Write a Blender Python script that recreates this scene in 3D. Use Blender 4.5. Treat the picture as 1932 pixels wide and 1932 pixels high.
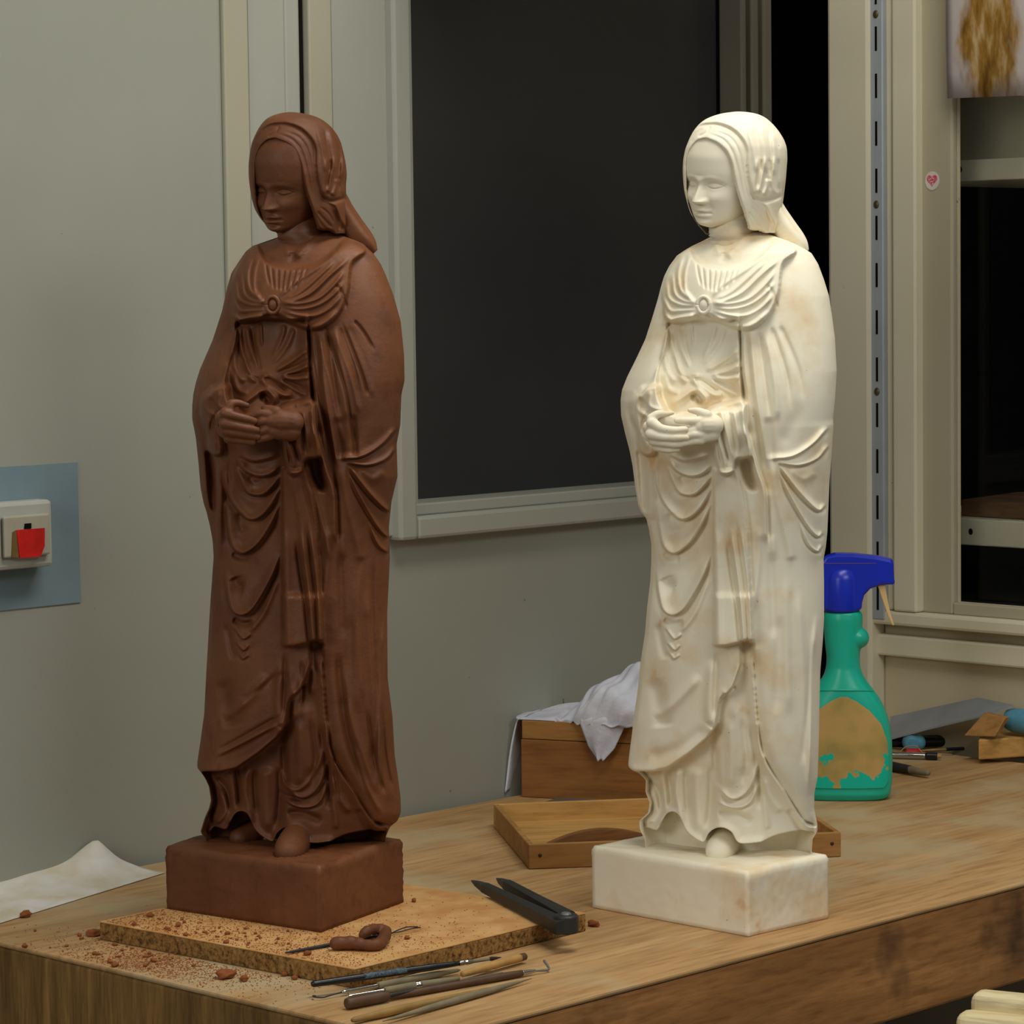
import bpy, bmesh, math, random
import numpy as np
from mathutils import Matrix, Vector

random.seed(7)
rng = np.random.default_rng(7)
S = bpy.context.scene
for o in list(bpy.data.objects):
    bpy.data.objects.remove(o, do_unlink=True)
COL = S.collection

# ------------------------------------------------------------------ camera
TZ = 0.90                                   # height of the bench top
FPX, W0 = 5700.0, 1932.0                    # focal length in pixels of the 1932 px frame
CAM = np.array([0.0, 0.0, TZ + 0.62])
PITCH, ROLL = math.atan2(428.0, FPX), 0.0125
_f = np.array([0, math.cos(PITCH), -math.sin(PITCH)])
_u0 = np.array([0, math.sin(PITCH), math.cos(PITCH)])
_r0 = np.array([1.0, 0, 0])
_r = _r0 * math.cos(ROLL) - _u0 * math.sin(ROLL)
_u = _u0 * math.cos(ROLL) + _r0 * math.sin(ROLL)
cam = bpy.data.cameras.new('camera')
cam.sensor_width = 36.0
cam.lens = FPX / W0 * 36.0
cam.clip_end = 50
co = bpy.data.objects.new('camera', cam)
COL.objects.link(co)
M = Matrix.Identity(4)
for i in range(3):
    M[i][0], M[i][1], M[i][2], M[i][3] = _r[i], _u[i], -_f[i], CAM[i]
co.matrix_world = M
S.camera = co

# ------------------------------------------------------------------ world, lights, exposure
wd = bpy.data.worlds.new('world')
S.world = wd
wd.use_nodes = True
wd.node_tree.nodes['Background'].inputs[0].default_value = (0.86, 0.92, 1.0, 1)
wd.node_tree.nodes['Background'].inputs[1].default_value = 0.14

def area(name, loc, target, sx, sy, power, col):
    l = bpy.data.lights.new(name, 'AREA')
    l.shape = 'RECTANGLE'; l.size = sx; l.size_y = sy; l.energy = power; l.color = col
    o = bpy.data.objects.new(name, l); COL.objects.link(o)
    o.location = loc
    o.rotation_euler = (Vector(target) - Vector(loc)).to_track_quat('-Z', 'Y').to_euler()
    return o
area('ceiling_lamp', (0.39, 2.66, 2.75), (0.30, 2.75, 0.9), 1.2, 0.45, 19.5, (1.0, 0.96, 0.86))
area('fill_light_left', (-2.5, -0.5, 2.6), (0.3, 3.2, 1.2), 1.5, 1.2, 40, (1.0, 0.97, 0.90))  # added fill to brighten the right wall, no known fixture there
area('ceiling_lamp_right', (1.3, 1.2, 2.6), (0.3, 3.0, 1.0), 1.2, 0.5, 15, (1.0, 0.97, 0.90))
S.view_settings.view_transform = 'Standard'
S.view_settings.look = 'None'
S.view_settings.exposure = 0.0
S.view_settings.gamma = 1.0
S.view_settings.use_curve_mapping = False

# ------------------------------------------------------------------ geometry helpers
def ray(px, py):
    return _f * FPX + _r * (px - W0 / 2) - _u * (py - W0 / 2)
def at(px, py, z=TZ):
    d = ray(px, py); t = (z - CAM[2]) / d[2]
    return CAM + d * t
def onplane(px, py, p0, n):
    d = ray(px, py); t = np.dot(np.asarray(p0) - CAM, n) / np.dot(d, n)
    return CAM + d * t
def at_depth(px, py, y):
    d = ray(px, py)
    return CAM + d * (y / d[1])
def proj(P):
    Q = np.asarray(P) - CAM
    z = Q @ _f
    return W0 / 2 + FPX * (Q @ _r) / z, W0 / 2 - FPX * (Q @ _u) / z
def nrm(v):
    v = np.asarray(v, float); return v / np.linalg.norm(v)

class MB:
    """collects shapes into one mesh"""
    def __init__(s, basis=None):
        s.v = []; s.f = []; s.b = basis
    def add(s, vs, fs, sm=None):
        n = len(s.v)
        for p in vs:
            if s.b is not None:
                o, ax = s.b
                p = o + ax[0] * p[0] + ax[1] * p[1] + ax[2] * p[2]
            s.v.append(tuple(float(c) for c in p))
        s.f += [tuple(i + n for i in f) for f in fs]
        return s
    def box(s, x0, x1, y0, y1, z0, z1):
        vs = [(x, y, z) for z in (z0, z1) for y in (y0, y1) for x in (x0, x1)]
        return s.add(vs, [(0, 2, 3, 1), (4, 5, 7, 6), (0, 1, 5, 4), (2, 6, 7, 3), (0, 4, 6, 2), (1, 3, 7, 5)])
    def prism(s, poly, h0, h1, axis=2):
        """polygon in two axes extruded along the third"""
        n = len(poly)
        def mk(a, b, h):
            return (a, b, h) if axis == 2 else ((a, h, b) if axis == 1 else (h, a, b))
        vs = [mk(a, b, h0) for a, b in poly] + [mk(a, b, h1) for a, b in poly]
        fs = [tuple(range(n))[::-1], tuple(range(n, 2 * n))]
        fs += [(i, (i + 1) % n, n + (i + 1) % n, n + i) for i in range(n)]
        return s.add(vs, fs)
    def hexa(s, bot, top):
        vs = list(bot) + list(top)
        return s.add(vs, [(3, 2, 1, 0), (4, 5, 6, 7), (0, 1, 5, 4), (1, 2, 6, 5), (2, 3, 7, 6), (3, 0, 4, 7)])
    def tube(s, path, rad, n=12, flat=1.0, cap=True):
        path = [np.asarray(p, float) for p in path]
        m = len(path)
        if np.isscalar(rad): rad = [rad] * m
        up = np.array([0, 0, 1.0]); vs = []
        for i, p in enumerate(path):
            t = nrm(path[min(i + 1, m - 1)] - path[max(i - 1, 0)])
            a = np.cross(t, up)
            if np.linalg.norm(a) < 1e-4: a = np.array([1.0, 0, 0])
            a = nrm(a); b = np.cross(a, t)
            for k in range(n):
                q = 2 * math.pi * k / n
                vs.append(p + a * math.cos(q) * rad[i] + b * math.sin(q) * rad[i] * flat)
        fs = [(i * n + k, i * n + (k + 1) % n, (i + 1) * n + (k + 1) % n, (i + 1) * n + k) for i in range(m - 1) for k in range(n)]
        if cap:
            fs += [tuple(range(n))[::-1], tuple(range((m - 1) * n, m * n))]
        return s.add(vs, fs)
    def lathe_x(s, prof, n=16, flat=1.0):
        """profile [(x, r)] turned about the local x axis"""
        return s.tube([(x, 0, 0) for x, r in prof], [max(r, 1e-5) for x, r in prof], n, flat)
    def ball(s, c, r, nu=20, nv=12, rot=None):
        if np.isscalar(r): r = (r, r, r)
        c = np.asarray(c, float); vs = []
        for j in range(nv + 1):
            ph = math.pi * j / nv
            for i in range(nu):
                q = 2 * math.pi * i / nu
                d = np.array([math.sin(ph) * math.cos(q) * r[0], math.sin(ph) * math.sin(q) * r[1], math.cos(ph) * r[2]])
                if rot is not None: d = rot @ d
                vs.append(c + d)
        fs = [(j * nu + i, (j + 1) * nu + i, (j + 1) * nu + (i + 1) % nu, j * nu + (i + 1) % nu) for j in range(nv) for i in range(nu)]
        return s.add(vs, fs)
    def grid(s, P):
        """P[row][col] -> point"""
        r, c = len(P), len(P[0])
        return s.add([p for row in P for p in row],
                     [(i * c + j, i * c + j + 1, (i + 1) * c + j + 1, (i + 1) * c + j) for i in range(r - 1) for j in range(c - 1)])
    def build(s, name, mat, parent=None, smooth=False, bevel=0, solid=0, seg=2, sub=0, weld=False):
        me = bpy.data.meshes.new(name)
        me.from_pydata(s.v, [], s.f)
        bm = bmesh.new(); bm.from_mesh(me)
        if weld: bmesh.ops.remove_doubles(bm, verts=bm.verts, dist=1e-6)
        bmesh.ops.recalc_face_normals(bm, faces=bm.faces)
        bm.to_mesh(me); bm.free()
        me.update()
        return link(name, me, mat, parent, smooth, bevel, solid, seg, sub)

def link(name, me, mat, parent=None, smooth=False, bevel=0, solid=0, seg=2, sub=0):
    o = bpy.data.objects.new(name, me); COL.objects.link(o)
    if mat is not None: me.materials.append(mat)
    if parent is not None: o.parent = parent
    if smooth:
        me.polygons.foreach_set('use_smooth', [True] * len(me.polygons))
    if solid:
        m = o.modifiers.new('solid', 'SOLIDIFY'); m.thickness = solid; m.offset = -1
    if sub:
        m = o.modifiers.new('sub', 'SUBSURF'); m.levels = sub; m.render_levels = sub
    if bevel:
        m = o.modifiers.new('bevel', 'BEVEL'); m.width = bevel; m.segments = seg
        m.limit_method = 'ANGLE'; m.angle_limit = math.radians(35)
    return o

def fast_mesh(name, V, Q):
    me = bpy.data.meshes.new(name)
    me.vertices.add(len(V)); me.vertices.foreach_set('co', np.ascontiguousarray(V, dtype=np.float32).ravel())
    n = len(Q)
    me.loops.add(4 * n); me.loops.foreach_set('vertex_index', np.ascontiguousarray(Q, dtype=np.int32).ravel())
    me.polygons.add(n)
    me.polygons.foreach_set('loop_start', np.arange(0, 4 * n, 4, dtype=np.int32))
    me.polygons.foreach_set('loop_total', np.full(n, 4, dtype=np.int32))
    me.update(calc_edges=True)
    me.polygons.foreach_set('use_smooth', [True] * n)
    return me

def tag(o, label=None, cat=None, group=None, kind=None):
    if label: o['label'] = label
    if cat: o['category'] = cat
    if group: o['group'] = group
    if kind: o['kind'] = kind
    return o
def thing(name, label, cat, loc=(0, 0, 0), rz=0.0, group=None):
    o = bpy.data.objects.new(name, None); COL.objects.link(o)
    o.empty_display_size = 0.02
    o.location = tuple(float(c) for c in loc); o.rotation_euler = (0, 0, rz)
    return tag(o, label, cat, group)
def local(root, p):
    """world point -> coordinates of a thing (which only turns about z)"""
    q = np.asarray(p, float) - np.array(root.location); a = -root.rotation_euler[2]
    return np.array([q[0] * math.cos(a) - q[1] * math.sin(a), q[0] * math.sin(a) + q[1] * math.cos(a), q[2]])
def cr(pts, n):
    """Catmull-Rom through points, n samples"""
    P = np.asarray(pts, float)
    if len(P) == 2:
        t = np.linspace(0, 1, n)[:, None]; return P[0] * (1 - t) + P[1] * t
    P = np.vstack([2 * P[0] - P[1], P, 2 * P[-1] - P[-2]])
    m = len(P) - 3; out = []
    for t in np.linspace(0, m - 1e-9, n):
        i = int(t); f = t - i; a, b, c, d = P[i:i + 4]
        out.append(0.5 * (2 * b + (c - a) * f + (2 * a - 5 * b + 4 * c - d) * f * f + (3 * b - a - 3 * c + d) * f ** 3))
    return np.array(out)

# ------------------------------------------------------------------ materials
def srgb(r, g, b):
    return tuple(((c / 255) / 12.92 if c / 255 <= 0.04045 else ((c / 255 + 0.055) / 1.055) ** 2.4) for c in (r, g, b)) + (1,)
def newmat(name, rough=0.6, spec=0.3, metal=0.0):
    m = bpy.data.materials.new(name); m.use_nodes = True
    b = m.node_tree.nodes['Principled BSDF']
    b.inputs['Roughness'].default_value = rough
    b.inputs['Specular IOR Level'].default_value = spec
    b.inputs['Metallic'].default_value = metal
    return m, m.node_tree, b
def N(nt, typ, **kw):
    n = nt.nodes.new(typ)
    for k, v in kw.items():
        if k.startswith('i_'):
            key = k[2:]
            n.inputs[int(key) if key.isdigit() else key].default_value = v
        else: setattr(n, k, v)
    return n
def ramp(nt, stops, src):
    r = nt.nodes.new('ShaderNodeValToRGB')
    e = r.color_ramp.elements
    while len(e) < len(stops): e.new(0.5)
    for i, (p, c) in enumerate(stops):
        e[i].position = p; e[i].color = c
    nt.links.new(src, r.inputs[0]); return r
def mix(nt, a, b, fac, mode='MIX'):
    m = nt.nodes.new('ShaderNodeMix'); m.data_type = 'RGBA'; m.blend_type = mode
    for s, v in ((6, a), (7, b), (0, fac)):
        if hasattr(v, 'links') or hasattr(v, 'is_linked'): nt.links.new(v, m.inputs[s])
        else: m.inputs[s].default_value = v
    return m.outputs[2]
def coords(nt, scale=(1, 1, 1), rot=(0, 0, 0)):
    tc = nt.nodes.new('ShaderNodeTexCoord'); mp = nt.nodes.new('ShaderNodeMapping')
    mp.inputs['Scale'].default_value = scale; mp.inputs['Rotation'].default_value = rot
    nt.links.new(tc.outputs['Object'], mp.inputs['Vector']); return mp.outputs['Vector']
def noise(nt, vec, scale, detail=4, rough=0.55):
    n = N(nt, 'ShaderNodeTexNoise'); n.inputs['Scale'].default_value = scale
    n.inputs['Detail'].default_value = detail; n.inputs['Roughness'].default_value = rough
    nt.links.new(vec, n.inputs['Vector']); return n.outputs['Fac']
def bump(nt, b, src, strength, dist):
    n = N(nt, 'ShaderNodeBump'); n.inputs['Strength'].default_value = strength; n.inputs['Distance'].default_value = dist
    nt.links.new(src, n.inputs['Height']); nt.links.new(n.outputs['Normal'], b.inputs['Normal'])
def plain(name, rgb, rough=0.6, spec=0.3, metal=0.0, var=0.12, scale=30, bmp=0.0, rgb2=None):
    """colour with a noise of lighter / darker / second colour"""
    m, nt, b = newmat(name, rough, spec, metal)
    c = srgb(*rgb)
    c2 = srgb(*rgb2) if rgb2 else tuple(x * (1 - 2.2 * var) for x in c[:3]) + (1,)
    v = coords(nt); n = noise(nt, v, scale)
    r = ramp(nt, [(0.36, c2), (0.64, c)], n)
    nt.links.new(r.outputs[0], b.inputs['Base Color'])
    if bmp: bump(nt, b, noise(nt, v, scale * 8), bmp, 0.001)
    return m
def wood(name, light, dark, along=(2, 22, 22), rough=0.65, spec=0.25, blotch=None, bmp=0.25, fine=4.0):
    m, nt, b = newmat(name, rough, spec)
    v = coords(nt, along)
    n1 = noise(nt, v, 1.6, 6, 0.62)
    v2 = coords(nt, tuple(a * fine for a in along))
    n2 = noise(nt, v2, 2.2, 4, 0.6)
    r = ramp(nt, [(0.30, srgb(*dark)), (0.52, srgb(*[(a + c) / 2 for a, c in zip(light, dark)])), (0.68, srgb(*light))], n1)
    r2 = ramp(nt, [(0.35, (0.55, 0.5, 0.45, 1)), (0.55, (1, 1, 1, 1))], n2)
    c = mix(nt, r.outputs[0], r2.outputs[0], 0.6, 'MULTIPLY')
    if blotch:
        vb = coords(nt); nb = noise(nt, vb, blotch[1], 4)
        rb = ramp(nt, [(blotch[2], (0, 0, 0, 1)), (blotch[2] + 0.16, (1, 1, 1, 1))], nb)
        c = mix(nt, c, srgb(*blotch[0]), rb.outputs[0])
    nt.links.new(c, b.inputs['Base Color'])
    if bmp: bump(nt, b, n2, bmp, 0.0012)
    return m

# ------------------------------------------------------------------ the room
Z3 = np.array([0, 0, 1.0])
DR = nrm([0.695, 0.719, 0]); DL = np.array([-DR[1], DR[0], 0])      # along the bench, across the bench
P0 = at(794, 1964)                                                  # near corner of the bench top
BW = 0.772                                                          # bench width
WO = P0 + DL * (BW + 0.012); NL = -DL                               # left wall: a point on it, its normal
def wl(px, py, off=0.0):
    p = onplane(px, py, WO + NL * off, NL); return float(np.dot(p - WO, DR)), float(p[2])
SC = wl(1562, 700)[0] + 0.0                                               # where the two walls meet
CO = WO + DR * SC; CO[2] = 0
NR = -DR
def wr(px, py, off=0.0):
    p = onplane(px, py, CO + NR * off, NR); return float(np.dot(p - CO, NL)), float(p[2])
WO2 = WO.copy(); WO2[2] = 0
BL = (WO2, (DR, NL, Z3))        # left wall basis: along, out, up
BR = (CO, (NL, NR, Z3))         # right wall basis: along (towards the camera side), out, up

def wallpaint(name, a, b, rough=0.6, patch=None):
    m, nt, bs = newmat(name, rough, 0.25)
    v = coords(nt)
    c = ramp(nt, [(0.3, srgb(*a)), (0.7, srgb(*b))], noise(nt, v, 2.5, 5, 0.6)).outputs[0]
    # scattered small scuffs
    n2 = noise(nt, v, 42, 3, 0.7)
    c = mix(nt, c, srgb(70, 62, 50), ramp(nt, [(0.735, (0, 0, 0, 1)), (0.76, (0.7, 0.7, 0.7, 1))], n2).outputs[0])
    nt.links.new(c, bs.inputs['Base Color'])
    bump(nt, bs, noise(nt, v, 180, 2), 0.08, 0.001)
    return m
M_beige = wallpaint('beige_lower_wall', (198, 186, 154), (206, 194, 162))
M_wall = wallpaint('grey_green_wall_paint', (150, 152, 140), (158, 160, 149))
M_cream = wallpaint('cream_frame_paint', (214, 207, 180), (222, 215, 190), 0.5)
M_shade_bar = wallpaint('shade_toned_frame_paint', (100, 96, 82), (108, 103, 90), 0.5)  # corner shade put into the colour of the window bars
M_strip = wallpaint('pale_strip_paint', (164, 160, 140), (172, 168, 149))
M_cream2 = wallpaint('dull_cream_paint', (172, 164, 138), (180, 172, 148), 0.55)
M_sash = wallpaint('grey_window_paint', (160, 161, 150), (168, 169, 158), 0.45)
M_blue = plain('blue_grey_patch_paint', (122, 143, 152), 0.5, 0.3, var=0.06, scale=14)
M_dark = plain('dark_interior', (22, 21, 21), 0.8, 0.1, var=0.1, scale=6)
M_floor = plain('grey_concrete', (92, 88, 82), 0.8, 0.2, var=0.15, scale=5)

def struct(o): o['kind'] = 'structure'; return o

struct(MB().box(-3.5, 4.5, -1.0, 6.5, -0.1, 0).build('floor', M_floor))
# left wall with the window opening and the dark gap beside the corner
wx0, wz0 = wl(782, 490)[0], wl(790, 958)[1]
wx1 = wl(1402, 800)[0]
gx0 = wl(1464, 400)[0]
ZT = 3.0
mb = MB(BL)
mb.box(-2.6, wx0, -0.12, 0, 0, ZT)
mb.box(wx0, gx0, -0.12, 0, 0, wz0)
mb.box(wx0, gx0, -0.12, 0, 2.55, ZT)
struct(mb.build('wall_left', M_wall))
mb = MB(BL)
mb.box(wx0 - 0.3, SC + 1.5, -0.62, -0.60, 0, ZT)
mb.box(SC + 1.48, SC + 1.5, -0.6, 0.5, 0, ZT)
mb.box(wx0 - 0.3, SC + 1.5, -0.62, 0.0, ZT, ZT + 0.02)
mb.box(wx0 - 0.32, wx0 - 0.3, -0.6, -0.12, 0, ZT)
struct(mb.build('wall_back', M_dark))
struct(MB(BL).box(0.70, 1.22, 0.0, 0.64, 1.99, 2.04).build('added_shade_board', M_wall))  # unseen board, added to shade the left wall near the corner
# window in the left wall: frame strips and a dark pane
ox0, oz0 = (wl(749, 510, 0.024)[0], wl(757, 1021, 0.024)[1])
win = struct(MB(BL).box(wx0, wx1, -0.05, -0.042, wz0, 2.55).build('window_1', None))
mg, nt, b = newmat('dusty_dark_glass', 0.42, 0.5)
v = coords(nt)
nt.links.new(ramp(nt, [(0.3, srgb(40, 41, 44)), (0.7, srgb(50, 51, 53))], noise(nt, v, 3, 5)).outputs[0], b.inputs['Base Color'])
win.data.materials.append(mg)
ix0 = wl(782, 490, 0.024)[0]; ih = wl(790, 985)[1]
def part(name, mat, parent, f, bevel=0.0, basis=None, **kw):
    mb = MB(basis); f(mb); return mb.build(name, mat, parent, bevel=bevel, **kw)
FT = 0.024
part('window_frame', M_sash, win, lambda m: m.box(ox0, ix0, -0.01, FT, oz0, 2.6), 0.004, BL)
part('window_frame', M_sash, win, lambda m: m.box(ix0, wx1 + 0.02, -0.01, FT, oz0, wz0 - 0.008), 0.004, BL)
part('glazing_bead', M_sash, win, lambda m: m.box(ix0, wx1, -0.045, FT - 0.012, wz0 - 0.008, wz0 + 0.006), 0.002, BL)
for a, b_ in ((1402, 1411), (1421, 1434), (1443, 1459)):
    part('window_frame', M_shade_bar, win, lambda m: m.box(wl(a, 400)[0], wl(b_, 400)[0], -0.04, 0.0, wz0 - 0.0, 2.54), 0.003, BL)
# upright strips between the plain wall and the window
def strip(i, px0, px1, d, mat, pb=1021):
    s0, s1 = wl(px0, 250, d)[0], wl(px1, 250, d)[0]
    o = struct(MB(BL).box(s0, s1, 0.0, d, wl(px0, pb)[1], ZT).build('trim_%d' % i, mat, bevel=0.002)); return o
strip(1, 426, 472, 0.007, M_strip)
strip(2, 472, 541, 0.0035, M_sash)
strip(3, 541, 567, 0.006, M_sash)
strip(4, 586, 629, 0.012, M_strip)
strip(5, 629, 741, 0.010, M_sash)
struct(MB(BL).box(wl(567, 250)[0], wl(586, 250)[0], 0.0, 0.0015, wl(567, 1021)[1], ZT).build('trim_6', M_dark))

# right wall: post, boards, window niche
def rbox(px0, px1, z0, z1, d0, d1, py=600):
    return (wr(px0, py, d1)[0], wr(px1, py, d1)[0], d0, d1, z0, z1)
zs = wr(1800, 1137, 0.012)[1]                                            # bottom of the niche opening
nx0 = wr(1797, 600, 0.012)[0]; nx1 = nx0 + 0.62
zt = 2.3
ex = nx1 + 0.35
mb = MB(BR)
mb.box(wr(1562, 600, 0.034)[0] + .002, nx0, -0.006, 0, 0, ZT); mb.box(nx0, nx1, -0.006, 0, 0, zs); mb.box(nx1, ex, -0.006, 0, 0, ZT); mb.box(nx0, nx1, -0.006, 0, zt, ZT)
struct(mb.build('wall_right', M_beige))
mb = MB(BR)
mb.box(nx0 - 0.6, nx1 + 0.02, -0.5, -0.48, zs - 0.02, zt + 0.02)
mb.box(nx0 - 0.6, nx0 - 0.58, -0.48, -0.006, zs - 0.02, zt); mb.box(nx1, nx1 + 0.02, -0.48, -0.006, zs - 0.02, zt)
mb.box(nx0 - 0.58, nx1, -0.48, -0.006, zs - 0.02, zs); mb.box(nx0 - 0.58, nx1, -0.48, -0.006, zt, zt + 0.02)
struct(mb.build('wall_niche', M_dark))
struct(MB(BR).box(*rbox(1562, 1640, 0.0, ZT, 0.0, 0.034)).build('trim_7', M_cream, bevel=0.005))
zl = wr(1700, 1176)[1]; zl2 = wr(1700, 1196)[1]; zl3 = wr(1700, 1236)[1]
struct(MB(BR).box(*rbox(1640, 1683, zs - 0.0155, ZT, 0.0, 0.020)).build('trim_8', M_cream, bevel=0.003))
w2 = struct(MB(BR).box(nx0 - 0.12, nx1, -0.030, -0.026, zs + .0005, zt).build('window_2', None))
mgl, nt, b = newmat('clear_glass', 0.02, 0.5)
b.inputs['Transmission Weight'].default_value = 1.0; b.inputs['IOR'].default_value = 1.2
b.inputs['Base Color'].default_value = (0.9, 0.92, 0.92, 1)
w2.data.materials.append(mgl)
part('window_frame', M_cream, w2, lambda m: m.box(*rbox(1683, 1727, zs - 0.0155, zt + 0.1, 0.0, 0.028)), 0.003, BR)
part('window_frame', M_cream, w2, lambda m: m.box(wr(1641, 600, 0.028)[0], ex, 0.0, 0.028, zl, zs - 0.016), 0.004, BR)
part('sash', M_cream2, w2, lambda m: m.box(*rbox(1733, 1797, zs - 0.016, zt, 0.0, 0.012)), 0.003, BR)
part('sash', M_cream2, w2, lambda m: m.box(nx0, ex, 0.0, 0.012, zs - 0.016, zs), 0.002, BR)
part('sill', M_cream, w2, lambda m: m.box(wr(1641, 1200)[0], ex, 0.0, 0.018, zl3, zl2), 0.003, BR)

# ------------------------------------------------------------------ workbench
M_top = wood('worn_bench_top', (196, 160, 112), (168, 130, 84), (1.3, 13, 13), 0.62, 0.25, ((180, 160, 124), 5.0, 0.48))
M_face = wood('brown_bench_side', (196, 140, 82), (148, 100, 54), (2.2, 10, 16), 0.6, 0.25, ((62, 45, 36), 6.5, 0.575))
M_end = wood('sawn_bench_end', (164, 126, 70), (98, 72, 38), (24, 24, 2.4), 0.7, 0.2, ((60, 44, 26), 9, 0.6))
BT = 0.103
bench = thing('workbench', 'heavy wooden workbench with pale worn top and brown front edge', 'workbench', (P0[0], P0[1], 0), math.atan2(DR[1], DR[0]))
BLEN = SC - float(np.dot(P0 - WO, DR)) - 0.036
def slab():
    m = MB(); nx, ny = 150, 40
    top = [[(x * BLEN / nx, y * BW / ny, TZ) for x in range(nx + 1)] for y in range(ny + 1)]
    m.box(0, BLEN, 0, BW, TZ - 0.012, TZ); return m
part('bench_top', M_top, bench, lambda m: m.box(0, BLEN, 0, BW, TZ - 0.005, TZ), 0.002)
part('front_rail', M_face, bench, lambda m: m.box(0.0008, BLEN, 0.0008, 0.07, TZ - BT, TZ - 0.0051), 0.003)
part('back_rail', M_face, bench, lambda m: m.box(0, BLEN, BW - 0.07, BW, TZ - BT, TZ - 0.0051), 0.003)
part('end_board', M_end, bench, lambda m: m.box(0.0006, 0.06, 0.0702, BW - 0.0702, TZ - BT - 0.02, TZ - 0.0051), 0.003)
for x in (0.08, BLEN - 0.16):
    for y in (0.08, BW - 0.16):
        part('leg', M_face, bench, lambda m: m.box(x, x + 0.08, y, y + 0.08, 0, TZ - 0.0051), 0.004)
part('stretcher', M_face, bench, lambda m: m.box(0.16, BLEN - 0.16, BW - 0.15, BW - 0.11, 0.2, 0.28), 0.004)

# ------------------------------------------------------------------ the two statues
# One figure modelled twice: the clay original and its plaster cast.  The relief of the
# drapery is a height map (RX wide, RY high, 1 unit = about half a millimetre) which is
# laid on a solid, rotated-ellipse body, so every fold is real geometry.
RX0, RY0, RWD, RHT = 1140, 190, 470, 1450
gx, gy = np.meshgrid(np.arange(RWD) + RX0, np.arange(RHT) + RY0)
RH = np.zeros((RHT, RWD)); RL = np.zeros((RHT, RWD), int)

def T5(p): return [(1150 + .2381 * x, 180 + .2381 * y) for x, y in p]
def T6(p): return [(1150 + .2381 * x, 600 + .2381 * y) for x, y in p]
def T7(p): return [(1150 + .2381 * x, 1040 + .2381 * y) for x, y in p]
def T8(p): return [(1090 + .2692 * x, 1340 + .2692 * y) for x, y in p]

def blur(a, sg):
    k = int(3 * sg + 1); w = np.exp(-0.5 * (np.arange(-k, k + 1) / sg) ** 2); w /= w.sum()
    for ax in (0, 1):
        p = np.pad(a, [(k, k) if i == ax else (0, 0) for i in (0, 1)], mode='edge'); o = np.zeros_like(a)
        for i, q in enumerate(w):
            o += q * (p[i:i + a.shape[0], :] if ax == 0 else p[:, i:i + a.shape[1]])
        a = o
    return a
def inside(poly, smooth=True):
    P = np.asarray(poly, float)
    if smooth: P = cr(np.vstack([P, P[:1]]), len(P) * 8)
    m = np.zeros((RHT, RWD), bool)
    x0, x1 = max(int(P[:, 0].min()) - RX0 - 1, 0), min(int(P[:, 0].max()) - RX0 + 2, RWD)
    y0, y1 = max(int(P[:, 1].min()) - RY0 - 1, 0), min(int(P[:, 1].max()) - RY0 + 2, RHT)
    X, Y = gx[y0:y1, x0:x1] + .013, gy[y0:y1, x0:x1] + .017
    s = np.zeros(X.shape, bool)
    for i in range(len(P)):
        (xa, ya), (xb, yb) = P[i - 1], P[i]
        if ya == yb: continue
        s ^= ((ya > Y) != (yb > Y)) & (X < (xb - xa) * (Y - ya) / (yb - ya) + xa)
    m[y0:y1, x0:x1] = s
    return m
def layer(poly, off, sg=1.6, lab=None, smooth=True):
    global RH
    m = inside(poly, smooth)
    if off: RH += off * 1e-3 * blur(m.astype(float), sg)
    if lab is not None: RL[m] = lab
    return m
def stroke(pts, w, a, kind='r', taper=(0.18, 0.18)):
    """r: round ridge (a > 0) or groove (a < 0); s: fold with a steep far side (raised on the left of its course)"""
    C = cr(pts, max(8, int(sum(math.dist(pts[i], pts[i + 1]) for i in range(len(pts) - 1)) / 1.2)))
    pad = 3.2 * w
    x0, x1 = max(int(C[:, 0].min() - pad) - RX0, 0), min(int(C[:, 0].max() + pad) - RX0 + 1, RWD)
    y0, y1 = max(int(C[:, 1].min() - pad) - RY0, 0), min(int(C[:, 1].max() + pad) - RY0 + 1, RHT)
    if x1 <= x0 or y1 <= y0: return
    X, Y = gx[y0:y1, x0:x1].astype(np.float32), gy[y0:y1, x0:x1].astype(np.float32)
    best = np.full(X.shape, 1e9, np.float32); idx = np.zeros(X.shape, int)
    for i, (cx, cy) in enumerate(C):
        d = (X - cx) ** 2 + (Y - cy) ** 2
        m = d < best; best[m] = d[m]; idx[m] = i
    d = np.sqrt(best); t = idx / (len(C) - 1)
    tp = np.clip(np.minimum((t + .02) / max(taper[0], 1e-3), (1.02 - t) / max(taper[1], 1e-3)), 0, 1); tp = tp * tp * (3 - 2 * tp)
    if kind == 'r': prof = np.exp(-(d / w) ** 2)
    else:
        T = np.gradient(C, axis=0); T /= np.linalg.norm(T, axis=1)[:, None] + 1e-9
        sd = -(T[idx, 0] * (Y - C[idx, 1]) - T[idx, 1] * (X - C[idx, 0]))
        step = 0.5 + 0.5 * np.tanh(sd / 1.3)
        prof = np.exp(-(d / (w * 1.25)) ** 2) * step - 0.55 * np.exp(-(d / w) ** 2) * (1 - step)
    RH[y0:y1, x0:x1] += a * 1e-3 * tp * prof
def blob(x, y, rx, ry, a, rot=0.0):
    global RH
    c, s = math.cos(rot), math.sin(rot)
    u = (gx - x) * c + (gy - y) * s; v = -(gx - x) * s + (gy - y) * c
    RH += a * 1e-3 * np.exp(-(u / rx) ** 2 - (v / ry) ** 2)
def strokes(T, lst):
    for it in lst:
        stroke(T(it[0]), *it[1:])

CLOAK, GOWN, SKIRT, SASH, COLLAR, NECK, VEIL, HAIR, HOLE, BODICE, SLV1, SLV2 = range(12)

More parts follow.
